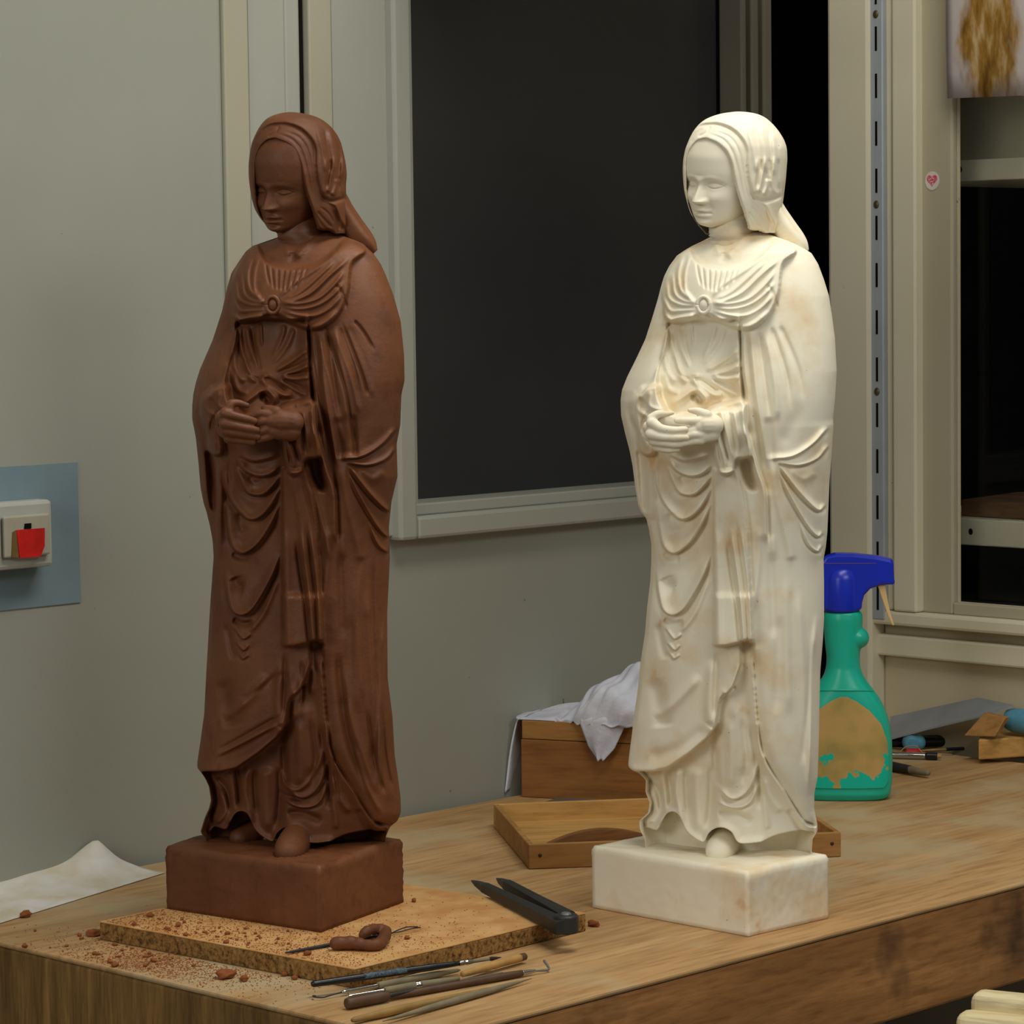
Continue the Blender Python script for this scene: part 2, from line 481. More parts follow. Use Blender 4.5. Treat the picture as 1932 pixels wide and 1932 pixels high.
# --- large forms
blob(1285, 800, 75, 95, 16)                       # forearms and belly come forward
blob(1330, 560, 70, 70, 5)                        # bust
blob(1255, 1180, 50, 130, 5)                      # right thigh
blob(1380, 1330, 30, 120, 4)
# --- layers
layer(T6([(462, 30), (452, 200), (385, 400), (385, 560), (410, 660), (500, 760), (640, 760), (800, 730), (1062, 690), (1050, 400), (1030, 40), (900, 20), (600, 10)]), -11, 1.8, BODICE)
layer(T6([(640, 470), (420, 560), (430, 780), (800, 800), (1055, 690), (1040, 560)]), -3, 6)
layer([(1214, 853), (1236, 868), (1262, 866), (1345, 866), (1349, 900), (1348, 1000), (1348, 1215), (1398, 1215), (1398, 1254), (1381, 1300), (1364, 1311), (1356, 1328), (1349, 1373), (1336, 1392), (1302, 1421), (1260, 1450), (1229, 1457), (1176, 1458), (1185, 1300), (1205, 1050), (1210, 985), (1213, 957), (1214, 898)], 0, 1.5, SKIRT, False)
layer([(1193, 1456), (1229, 1457), (1260, 1450), (1302, 1421), (1336, 1392), (1352, 1368), (1358, 1326), (1381, 1300), (1399, 1250), (1399, 1206), (1420, 1206), (1424, 1300), (1430, 1370), (1442, 1430), (1478, 1491), (1518, 1552), (1545, 1561), (1552, 1640), (1170, 1640), (1185, 1480)], -9, 2.0, GOWN, False)
layer([(1193, 1460), (1229, 1461), (1260, 1454), (1302, 1425), (1336, 1396), (1352, 1372), (1352, 1640), (1170, 1640)], -5, 5, None, False)
layer(T6([(255, 550), (385, 530), (405, 620), (440, 740), (335, 800), (335, 900), (350, 1060), (280, 1080), (235, 1040), (225, 900), (175, 760), (190, 640)]), 12, 2.2, SLV1)
layer(T6([(785, 730), (850, 690), (960, 665), (1068, 660), (1080, 850), (1115, 1080), (1005, 1115), (985, 1195), (920, 1235), (860, 1190), (825, 1000)]), 13, 1.7, SLV2)
layer([(1347, 884), (1390, 884), (1403, 930), (1412, 1000), (1416, 1100), (1421, 1214), (1398, 1209), (1367, 1217), (1348, 1216), (1347, 1100)], 5, 1.4, SASH, False)
layer([(1347, 1120), (1419, 1120), (1422, 1216), (1398, 1210), (1367, 1218), (1347, 1217)], 4, 3, None, False)
layer(T6([(1035, 1130), (1108, 1112), (1140, 1220), (1165, 1350), (1110, 1350), (1055, 1260)]), -10, 3)
layer(T6([(215, 1060), (262, 1070), (290, 1240), (300, 1500), (250, 1480)]), -6, 2.5)
layer(T8([(470, 860), (560, 880), (600, 800), (640, 750), (700, 765), (760, 885), (880, 962), (930, 890), (1000, 848), (1070, 876), (1130, 956), (1280, 950), (1420, 900), (1600, 870), (1700, 900), (1700, 1100), (400, 1100)]), -20, 1.6)
# right half of the cloak stands proud of the gown along its inner edge
stroke(T6([(1090, 900), (1045, 500), (1028, 60)]), 13, 6, 's', (0.02, 0.02))
stroke(T6([(1250, 1700), (1236, 1380), (1180, 1200), (1090, 900)]), 11, 4.5, 's', (0.02, 0.02))
stroke([(1545, 1561), (1518, 1552), (1478, 1491), (1442, 1430), (1430, 1370), (1424, 1300), (1420, 1225)], 14, 6.5, 's', (0.02, 0.1))
# left part of the cloak
stroke(T6([(470, 50), (380, 400), (300, 540), (230, 620)]), 11, 4.5, 's', (0.05, 0.1))
stroke(T6([(210, 640), (165, 760), (215, 930), (235, 1060), (262, 1240), (280, 1490)]), 7, -3.5, 'r')
stroke(T6([(280, 700), (240, 820), (270, 960)]), 6, 2.2)
# hem of the overskirt
stroke([(1349, 1376), (1336, 1394), (1302, 1423), (1260, 1452), (1229, 1459), (1187, 1459)][::-1], 13, 3.5, 's', (0.02, 0.05))
stroke([(1399, 1252), (1381, 1300), (1364, 1311), (1356, 1328), (1349, 1374)][::-1], 8, 2.5, 's', (0.02, 0.05))
# --- collar with its gathered pleats
collar = T5([(610, 1170), (520, 1230), (450, 1400), (415, 1540), (428, 1660), (440, 1750), (500, 1800), (620, 1790), (690, 1745), (745, 1730), (810, 1745), (880, 1790), (1000, 1850), (1100, 1855), (1200, 1805), (1285, 1705), (1340, 1560), (1355, 1420), (1380, 1320), (1480, 1230), (1330, 1155), (1240, 1230), (1150, 1310), (1050, 1352), (900, 1372), (760, 1352), (680, 1300), (640, 1210)])
layer(collar, 5.5, 1.5, COLLAR)
neck = T5([(640, 1140), (640, 1215), (680, 1300), (760, 1352), (900, 1372), (1050, 1352), (1150, 1310), (1240, 1230), (1330, 1150), (1200, 1060), (900, 1060), (740, 1080)])
layer(neck, -3.5, 4, NECK)
strokes(T5, [
 ([(690, 1640), (620, 1600), (560, 1530), (545, 1400), (590, 1250)], 4, 2.6), ([(690, 1650), (580, 1622), (515, 1560), (500, 1400)], 3.4, 2.4),
 ([(690, 1668), (560, 1655), (470, 1600), (455, 1470)], 3.4, 2.4), ([(690, 1695), (560, 1705), (480, 1700), (430, 1600)], 3.6, 2.4),
 ([(690, 1735), (580, 1760), (490, 1785), (440, 1730)], 5.5, 3.4), ([(655, 1610), (600, 1540), (600, 1400), (640, 1260)], 3.4, 1.8),
 ([(810, 1640), (900, 1630), (1050, 1560), (1200, 1420), (1350, 1290)], 4, 2.6), ([(810, 1655), (950, 1650), (1100, 1610), (1230, 1500), (1310, 1390)], 3.6, 2.4),
 ([(810, 1675), (960, 1690), (1100, 1660), (1210, 1590), (1310, 1480)], 3.6, 2.4), ([(810, 1700), (950, 1738), (1080, 1742), (1200, 1680), (1300, 1570)], 4, 2.6),
 ([(820, 1735), (950, 1805), (1060, 1830), (1160, 1795), (1260, 1700)], 5.5, 3.2), ([(830, 1620), (960, 1560), (1100, 1440), (1240, 1310)], 4, 1.8),
 ([(800, 1600), (900, 1500), (1080, 1380), (1240, 1250)], 4, 1.2),
 ([(690, 1310), (700, 1400), (725, 1510)], 1.9, -1.7), ([(735, 1340), (745, 1440), (757, 1540)], 1.9, -1.7), ([(788, 1362), (788, 1550)], 1.9, -1.7),
 ([(838, 1368), (816, 1560)], 1.9, -1.7), ([(882, 1368), (846, 1560)], 1.9, -1.7), ([(930, 1365), (888, 1540)], 1.9, -1.6), ([(978, 1355), (930, 1530)], 1.9, -1.4), ([(1020, 1350), (980, 1480)], 1.9, -1.0),
 ([(1330, 1690), (1290, 1560), (1240, 1500)], 3, -1.4),
 ([(760, 1060), (830, 1160), (880, 1280)], 7, 2.0), ([(1130, 1080), (1000, 1200), (930, 1290)], 7, 2.2), ([(905, 1240), (905, 1330)], 7, -1.8),
])
# --- torso, waist knot
strokes(T6, [
 ([(652, 40), (655, 120), (662, 230)], 2.4, 2.2), ([(540, 50), (560, 220), (640, 400)], 5, 2.4), ([(480, 120), (510, 270), (560, 440), (620, 520)], 5, 3.2),
 ([(600, 60), (600, 200), (650, 390)], 3, -1.4), ([(840, 50), (820, 150), (740, 330)], 4, 1.5), ([(920, 70), (860, 220), (740, 380)], 5, 1.8),
 ([(1025, 245), (900, 340), (760, 425)], 5, 3.0), ([(1032, 330), (920, 400), (790, 440)], 4, -2.2), ([(1035, 370), (930, 420), (800, 452)], 4.5, 3.0), ([(1035, 470), (930, 485), (820, 470)], 4, 2.8), ([(1040, 430), (940, 450), (850, 458)], 3, -2.2),
 ([(1010, 620), (900, 560), (800, 500)], 3, 2.0), ([(1000, 560), (900, 520), (820, 490)], 2.4, -1.8),
 ([(440, 250), (450, 400), (520, 520)], 5, 2.4), ([(430, 420), (470, 560), (560, 600)], 5, 2.0), ([(500, 300), (540, 430), (640, 500)], 3, -2.0),
 ([(490, 695), (560, 640), (650, 580), (700, 585), (750, 640), (775, 690)], 6, 5.0), ([(690, 500), (760, 560), (830, 610), (910, 610)], 5.5, 5.0), ([(650, 470), (710, 560), (800, 650)], 5, 4.0), ([(700, 480), (800, 540), (860, 590)], 3, -2.5),
 ([(640, 640), (690, 620), (730, 680)], 7, -5.0), ([(690, 440), (690, 480)], 6, 3),
])
# --- sleeves
strokes(T6, [
 ([(250, 560), (230, 700), (290, 760), (360, 770)], 4, 1.8), ([(330, 560), (320, 680), (420, 720)], 4, 1.6), ([(210, 650), (230, 790), (250, 900), (300, 1010)], 4, 2.2), ([(320, 720), (270, 820), (250, 960)], 3, -1.8), ([(345, 790), (295, 900), (300, 1040)], 4, 2.2),
 ([(800, 740), (840, 900), (900, 1080), (920, 1190)], 3.4, 3.0), ([(850, 720), (880, 880), (950, 1150)], 3, -3.0), ([(880, 710), (920, 880), (980, 1130)], 3.6, 2.8), ([(930, 700), (970, 850), (1010, 1080)], 2.6, -1.8), ([(970, 690), (1000, 860), (1030, 1060)], 3, 1.6), ([(1020, 690), (1040, 860), (1070, 1050)], 2.4, -1.2), ([(830, 800), (860, 1000), (890, 1150)], 2, -1.6),
])
# --- cloak, right side
strokes(T6, [
 ([(1080, 100), (1120, 560), (1180, 960), (1225, 1300)], 4.5, -2.6, 'r', (0.1, 0.3)), ([(1115, 90), (1160, 560), (1220, 940), (1260, 1200)], 5, 2.0), ([(1180, 110), (1240, 560), (1275, 860)], 5, -2.4, 'r', (0.1, 0.4)), ([(1235, 100), (1310, 520), (1330, 820)], 6, 1.8), ([(1280, 70), (1400, 440), (1440, 760)], 4.5, -2.0, 'r', (0.1, 0.5)), ([(1350, 60), (1490, 400), (1540, 700)], 5, -1.5, 'r', (0.1, 0.5)),
 ([(1265, 780), (1278, 960), (1290, 1120)], 9, -2.6), ([(1360, 1040), (1440, 860), (1540, 640)], 15, -1.2, 'r', (0.3, 0.5)),
 ([(1290, 1122), (1460, 1100), (1620, 1000), (1735, 870)], 6, 3.6, 's', (0.1, 0.15)), ([(1330, 1150), (1500, 1172), (1650, 1120), (1740, 1010)], 6, 3.4, 's', (0.1, 0.15)),
 ([(1340, 1170), (1440, 1310), (1560, 1450), (1660, 1530), (1715, 1480)], 6, 3.8, 's', (0.15, 0.15)), ([(1430, 1190), (1540, 1270), (1640, 1210)], 8, 1.6),
 ([(1330, 1200), (1420, 1400), (1560, 1640), (1650, 1735), (1690, 1700)], 5, 3.4, 's', (0.25, 0.15)), ([(1500, 1620), (1570, 1790), (1650, 1855), (1685, 1800)], 4.5, 3.0, 's', (0.25, 0.15)),
 ([(1300, 1130), (1320, 1400), (1420, 1800), (1440, 1930)], 8, 1.8), ([(1250, 1330), (1290, 1600), (1300, 1930)], 7, 1.6),
])
# --- overskirt swags
strokes(T6, [
 ([(470, 1110), (520, 1200), (620, 1250), (720, 1240), (815, 1170)], 8, 4.5, 's'), ([(450, 1170), (530, 1360), (610, 1405), (700, 1380), (818, 1250)], 8, 5, 's'),
 ([(355, 1200), (390, 1390), (480, 1535), (575, 1600), (690, 1540), (822, 1340)], 9, 5.5, 's'), ([(365, 1430), (395, 1690), (430, 1815), (510, 1865), (620, 1800), (720, 1660), (810, 1470)], 9, 5.5, 's'),
 ([(480, 1080), (600, 1130), (800, 1090)], 7, 3.0, 's'), ([(330, 1120), (320, 1400), (330, 1900)], 7, 2.2), ([(410, 1100), (400, 1300), (380, 1500)], 5, -2),
 ([(480, 1540), (500, 1640), (520, 1700)], 8, -2.5), ([(560, 1250), (600, 1300), (680, 1290)], 5, -1.5),
])
strokes(T7, [
 ([(365, 130), (385, 330), (420, 455), (490, 500), (570, 470), (640, 380), (740, 200), (815, 20)], 9, 6, 's'), ([(420, 20), (490, 55), (560, 55)], 5, -3), ([(440, 200), (470, 270), (520, 290)], 11, -4.5),
 ([(430, 530), (500, 570), (590, 565)], 6, -4), ([(440, 600), (510, 690), (575, 655)], 4, 3, 's'), ([(455, 720), (515, 782), (560, 740)], 4, 2.6, 's'), ([(470, 800), (510, 850), (560, 820)], 4, 2.0, 's'),
 ([(560, 640), (680, 480), (790, 200)], 5, 2.0), ([(380, 560), (420, 760), (450, 850)], 7, -2.6),
 ([(300, 300), (235, 900), (195, 1500)], 14, 2.5), ([(360, 1000), (400, 1270), (420, 1400)], 14, -4.2), ([(360, 1330), (520, 1190), (720, 980)], 9, 3.0), ([(300, 1640), (560, 1560), (780, 1400)], 12, -2.0), ([(810, 850), (785, 1200), (800, 1380)], 8, 2.4), ([(845, 800), (835, 1100), (830, 1320)], 4, -2.5),
 ([(930, -100), (960, 150), (1000, 400), (1030, 690)], 4, -3.2, 'r', (0.2, 0.02)), ([(850, -200), (860, 200), (870, 720)], 7, 2.2, 'r', (0.2, 0.02)), ([(960, -200), (1030, 300), (1065, 710)], 4.5, 3.4, 'r', (0.2, 0.02)), ([(1040, -200), (1100, 300), (1120, 720)], 4, 2.8, 'r', (0.2, 0.02)), ([(1000, -250), (1070, 250), (1092, 720)], 3, -2.0, 'r', (0.2, 0.02)),
 ([(1180, -200), (1180, 100), (1130, 500)], 6, 1.6), ([(1275, 0), (1290, 350), (1300, 700)], 7, -1.8), ([(1400, 200), (1405, 800), (1420, 1300)], 8, 1.3), ([(1490, 300), (1540, 1000), (1590, 1800)], 8, 1.8), ([(1350, 500), (1340, 900), (1320, 1300)], 9, -1.4), ([(1640, 500), (1600, 1000), (1592, 1500), (1575, 1900)], 5, 2.6), ([(1620, 700), (1570, 1300), (1530, 1700)], 6, -1.6),
 ([(900, 1130), (960, 1070), (1050, 900)], 6, 2.4), ([(880, 1200), (930, 1120), (1000, 1080)], 5, -2.2), ([(990, 1200), (1040, 1500), (1060, 1800)], 12, 2.6),
])
# --- lower gown
strokes(T8, [
 ([(985, 570), (1080, 640), (1180, 600), (1245, 490), (1280, 360)], 6, 3.8, 's'), ([(965, 660), (1090, 705), (1210, 670), (1285, 520)], 5, 3.2, 's'), ([(975, 745), (1100, 748), (1230, 805)], 7, -3.6),
 ([(960, 250), (965, 420), (985, 560)], 6, -4), ([(1150, 60), (1180, 350), (1150, 540)], 5, -2.2), ([(1060, 60), (1080, 330), (1070, 560)], 10, 3),
 ([(1210, 100), (1250, 330), (1275, 560), (1275, 720)], 6, -4), ([(1300, 480), (1350, 620), (1430, 740)], 7, 2.8), ([(1290, 600), (1320, 740), (1330, 860)], 6, 2), ([(1480, 700), (1530, 800), (1590, 880)], 7, -3),
 ([(625, 430), (640, 560), (650, 720)], 5, -4), ([(700, 420), (690, 620), (745, 820)], 6, 3.2), ([(750, 440), (755, 600), (770, 760)], 4.5, -3.4), ([(830, 420), (830, 620), (850, 900)], 12, 3.6), ([(930, 420), (930, 640), (910, 860)], 6, -3.2), ([(560, 440), (600, 560), (610, 740)], 6, 2.6), ([(480, 500), (560, 600), (585, 740)], 5, -4), ([(500, 580), (550, 720), (480, 830)], 6, 3), ([(450, 700), (440, 790), (480, 850)], 5, -2.5),
 ([(600, 800), (640, 745), (700, 760), (760, 880), (880, 957), (930, 885), (1000, 842), (1070, 870), (1130, 950), (1280, 945)], 7, 4.5, 's', (0.02, 0.02)),
])
# --- the hood: hair, veil and the hole for the face
hair = T5([(560, 500), (590, 400), (690, 255), (820, 228), (950, 262), (1035, 335), (1078, 420), (1085, 560), (1100, 680), (1130, 780), (1160, 850), (1225, 960), (1245, 1075), (1190, 1092), (1100, 1010), (1060, 900), (1010, 760), (980, 640), (960, 540), (910, 440), (850, 380), (760, 342), (690, 365), (640, 430), (610, 520), (606, 640), (610, 760), (625, 880), (670, 985), (740, 1110), (700, 1120), (560, 900)])
veil = inside([(1240, 190), (1600, 190), (1600, 500), (1440, 500), (1440, 470), (1290, 470), (1240, 400)], False)
RHV = 3.5e-3 * blur((veil & ~inside(T5([(560, 400), (690, 250), (820, 224), (950, 258), (1037, 333), (1082, 420), (1088, 560), (1102, 680), (1132, 780), (1175, 845), (1250, 900), (1262, 1110), (1100, 1200), (560, 1200), (500, 700)]))).astype(float), 1.3) * (gy < 500)
HOODL = np.full((RHT, RWD), VEIL)
HOODL[inside(hair)] = HAIR
hole = inside(T5([(760, 350), (850, 388), (915, 450), (958, 545), (978, 645), (1006, 765), (1052, 900), (1088, 1010), (1110, 1065), (1230, 1100), (1232, 1300), (700, 1300), (745, 1105), (675, 985), (630, 880), (614, 760), (611, 640), (615, 520), (645, 432), (695, 370)]))
HOODL[hole] = HOLE
def _hood():
    strokes(T5, [
     ([(1090, 240), (1140, 430), (1165, 620)], 5, 2.0), ([(1195, 230), (1232, 430), (1240, 620)], 5, 2.0), ([(1150, 260), (1190, 450), (1205, 620)], 3.4, -1.8), ([(1290, 280), (1312, 470), (1302, 640)], 5, 2.0), ([(1255, 270), (1280, 460), (1275, 640)], 3, -1.8), ([(1350, 380), (1355, 560), (1345, 740)], 4, 1.6),
     ([(1180, 480), (1150, 680), (1150, 790)], 4.5, 2.2), ([(1235, 480), (1200, 680), (1180, 780)], 4, 2.6), ([(1255, 660), (1245, 730), (1215, 800)], 4.5, 3), ([(1300, 480), (1290, 680), (1310, 790)], 4.5, 2.2), ([(1268, 500), (1270, 760)], 3, -2.0), ([(1208, 500), (1170, 740)], 3, -1.8), ([(1335, 500), (1330, 780)], 3, -1.6), ([(1130, 800), (1200, 840), (1300, 820), (1370, 790)], 4, -3.4),
     ([(1225, 850), (1300, 1000), (1400, 1090), (1480, 1190)], 5, 2.2), ([(1235, 900), (1310, 1080)], 4, -2.4), ([(1380, 900), (1420, 1050), (1560, 1200)], 6, 1.6), ([(1440, 1090), (1500, 1190), (1590, 1265)], 5, -2.2),
     ([(780, 300), (900, 350), (970, 440), (1010, 560), (1040, 700), (1070, 850)], 2.4, -1.0), ([(820, 280), (950, 330), (1020, 430), (1050, 560), (1075, 720), (1110, 880)], 2.4, -0.9), ([(1100, 920), (1150, 980), (1220, 1050)], 2.4, -1.2), ([(1080, 930), (1130, 1020), (1180, 1070)], 2, -1.0), ([(1120, 880), (1190, 940), (1230, 1010)], 2, -0.9),
     ([(700, 330), (770, 290), (800, 240)], 2.2, -1.2), ([(640, 380), (680, 310), (740, 260)], 2.2, -1.0),
     ([(690, 250), (820, 222), (950, 258), (1040, 335), (1084, 430), (1090, 560), (1105, 690), (1140, 790)], 3, -1.6), ([(840, 60), (800, 120), (900, 140), (1050, 200)], 4, 0.8),
    ])
RH = blur(RH, 1.05)
_keep = RH.copy(); RH = RHV.copy(); _hood(); HOODH = blur(RH, 0.8); RH = _keep
def U2(p): return [(1153 + .2381 * x, 600 + .2381 * y) for x, y in p]
def U3(p): return [(1153 + .2381 * x, 1040 + .2381 * y) for x, y in p]
def U4(p): return [(1093 + .2692 * x, 1340 + .2692 * y) for x, y in p]
_keep = RH.copy()
strokes(U2, [([(1010, 30), (1095, 600), (1200, 1050), (1250, 1500)], 3, -2.2), ([(1140, 50), (1300, 540), (1380, 1000)], 3.2, -2.4), ([(1280, 30), (1430, 420), (1490, 620)], 3, -2.0), ([(1380, 20), (1460, 120), (1545, 270)], 2.6, -1.8, 'r', (.1, .3)),
 ([(1075, 60), (1200, 560), (1290, 1000)], 5, 1.5), ([(1210, 60), (1360, 500), (1420, 760)], 5, 1.5), ([(1330, 40), (1470, 380), (1530, 640)], 5, 1.2), ([(1375, 760), (1385, 940), (1390, 1110)], 5, -3.2),
 ([(480, 60), (480, 240), (540, 420)], 3, 1.6), ([(560, 60), (600, 300), (640, 420)], 3, -1.6), ([(900, 640), (920, 860), (950, 1120)], 2.4, -1.6), ([(860, 1200), (940, 1500), (1000, 1930)], 6, 1.8), ([(1030, 1280), (1120, 1600), (1190, 1930)], 5, 2.0), ([(960, 1250), (1050, 1600), (1100, 1930)], 4, -1.8), ([(330, 1300), (310, 1600), (300, 1930)], 6, 1.8), ([(240, 1000), (250, 1300), (280, 1600)], 7, -3)])
strokes(U3, [([(270, 1625), (560, 1475), (830, 1335)], 5, 2.8), ([(300, 1590), (560, 1440), (820, 1290)], 5, -2.0), ([(470, 1190), (640, 1080), (830, 950)], 7, -1.8), ([(860, 900), (890, 1150), (910, 1360)], 7, 2.4), ([(960, 860), (970, 1050), (960, 1250)], 4, -2.4), ([(1010, 830), (1050, 980), (1040, 1150)], 5, 2.2),
 ([(1250, 800), (1270, 1100), (1330, 1480), (1480, 1900)], 7, -3.4), ([(1320, 900), (1350, 1300), (1480, 1700), (1560, 1930)], 6, 1.6), ([(1530, 60), (1525, 600), (1560, 1200)], 4, -1.5), ([(1420, 100), (1410, 700), (1450, 1200)], 6, 1.2), ([(1590, 1200), (1620, 1600), (1680, 1900)], 4, -2), ([(1480, 1250), (1540, 1650), (1620, 1930)], 4, -2)])
strokes(U4, [([(935, 440), (960, 540), (1060, 565), (1160, 460), (1240, 250), (1260, 60)], 4.5, 2.2), ([(900, 600), (1060, 640), (1200, 560), (1280, 330)], 4, -2.0), ([(1300, 260), (1310, 460), (1340, 660)], 4, -2.4), ([(1440, 250), (1520, 500), (1640, 740)], 5, 1.8)])
RHT_ = blur(RH, 0.7); RH = _keep
HOODH = HOODH - 9e-3 * np.clip(blur(hole.astype(float), 2.2) * 2.0, 0, 1)

def sample(F, px, py):
    x = np.clip(px - RX0, 0, RWD - 1.001); y = np.clip(py - RY0, 0, RHT - 1.001)
    i, j = x.astype(int), y.astype(int); a, b = x - i, y - j
    return F[j, i] * (1 - a) * (1 - b) + F[j, i + 1] * a * (1 - b) + F[j + 1, i] * (1 - a) * b + F[j + 1, i + 1] * a * b
def samplei(F, px, py):
    return F[np.clip((py - RY0 + .5).astype(int), 0, RHT - 1), np.clip((px - RX0 + .5).astype(int), 0, RWD - 1)]

BODY_L = [(434, 1366), (440, 1352), (447, 1338), (455, 1322), (462, 1306), (470, 1292), (480, 1277), (500, 1262), (520, 1252), (540, 1246), (560, 1241), (600, 1229), (640, 1216), (680, 1197), (710, 1182), (735, 1172), (755, 1169), (785, 1170), (820, 1178), (850, 1186), (880, 1192), (920, 1197), (955, 1203), (968, 1208), (980, 1218), (1000, 1223), (1030, 1228), (1060, 1228), (1100, 1226), (1150, 1220), (1200, 1216), (1250, 1208), (1300, 1203), (1350, 1196), (1400, 1190), (1430, 1186), (1450, 1184), (1456, 1187), (1462, 1203), (1477, 1218), (1500, 1217), (1520, 1225), (1540, 1222), (1555, 1205), (1570, 1206), (1590, 1216), (1660, 1220)]
BODY_R = [(434, 1420), (440, 1440), (447, 1462), (454, 1482), (462, 1500), (472, 1518), (480, 1530), (500, 1542), (530, 1553), (560, 1562), (600, 1568), (640, 1573), (700, 1576), (750, 1573), (780, 1570), (790, 1569), (800, 1570), (850, 1567), (900, 1563), (950, 1561), (1000, 1559), (1030, 1556), (1050, 1552), (1100, 1553), (1160, 1553), (1200, 1551), (1260, 1546), (1300, 1545), (1400, 1543), (1460, 1541), (1490, 1535), (1520, 1535), (1550, 1541), (1562, 1541), (1575, 1532), (1600, 1530), (1660, 1530)]
HOOD_L = [(211, 1391), (211.6, 1383), (213, 1372), (216, 1354), (222, 1336), (230, 1322), (245, 1309), (260, 1301), (280, 1293), (300, 1289), (320, 1288), (340, 1289), (360, 1291), (380, 1296), (400, 1302), (415, 1311), (425, 1318), (442, 1332)]
HOOD_R = [(211, 1393), (211.6, 1403), (213, 1416), (216, 1430), (222, 1444), (235, 1459), (250, 1471), (265, 1480), (280, 1485), (300, 1486), (340, 1483), (380, 1478), (400, 1474), (420, 1470), (442, 1465)]
HOOD_LT = [(212, 546), (212.6, 539), (215, 525), (220, 509), (228, 498), (240, 489), (255, 481), (270, 475), (290, 471), (310, 469), (330, 469), (350, 471), (375, 475), (395, 481), (410, 490), (420, 498), (430, 510), (442, 526)]
HOOD_RT = [(212, 548), (212.6, 560), (215, 574), (220, 596), (228, 612), (240, 626), (255, 637), (270, 644), (290, 649), (310, 653), (330, 655), (350, 653), (375, 654), (395, 656), (420, 656), (442, 654)]

BODY_LT = [(434, 1366), (440, 1352), (447, 1336), (455, 1312), (462, 1290), (472, 1277), (490, 1264), (513, 1249), (540, 1241), (585, 1231), (640, 1213), (695, 1189), (720, 1181), (743, 1176), (765, 1174), (790, 1174), (826, 1181), (874, 1186), (921, 1190), (950, 1196), (965, 1201), (993, 1208), (1020, 1213), (1052, 1215), (1135, 1209), (1254, 1202), (1350, 1197), (1400, 1190), (1440, 1184), (1450, 1184), (1457, 1190), (1470, 1199), (1485, 1206), (1512, 1210), (1528, 1206), (1545, 1198), (1571, 1190), (1585, 1200), (1660, 1210)]
BODY_RT = [(434, 1420), (440, 1440), (447, 1462), (454, 1482), (462, 1498), (482, 1518), (500, 1530), (520, 1539), (560, 1554), (608, 1567), (671, 1573), (719, 1574), (745, 1568), (802, 1566), (838, 1559), (898, 1561), (945, 1550), (993, 1545), (1052, 1547), (1159, 1542), (1278, 1543), (1350, 1552), (1421, 1556), (1470, 1563), (1500, 1567), (1530, 1568), (1546, 1562), (1556, 1548), (1575, 1540), (1660, 1536)]

class Fig:
    """places a figure; converts photograph points of the cast into its own frame"""
    def __init__(s, C, dx, dy, yaw):
        s.C = np.asarray(C, float); d = s.C - CAM; d[2] = 0
        s.W = -nrm(d); s.U = np.array([-s.W[1], s.W[0], 0]); s.U = s.U if s.U[0] > 0 else -s.U
        s.dx, s.dy = dx, dy
        s.F = s.U * -math.sin(yaw) + s.W * math.cos(yaw); s.Lv = s.U * math.cos(yaw) + s.W * math.sin(yaw); s.yaw = yaw
    def uz(s, px, py, w=0.0):
        p = onplane(px, py, s.C + s.W * w, s.W); return float(np.dot(p - s.C, s.U)), float(p[2])
    def pt(s, px, py, w):                       # photo point of the cast at depth w towards the viewer
        u, z = s.uz(px + s.dx, py + s.dy, w); return s.C + s.U * u + s.W * w + Z3 * (z - s.C[2])

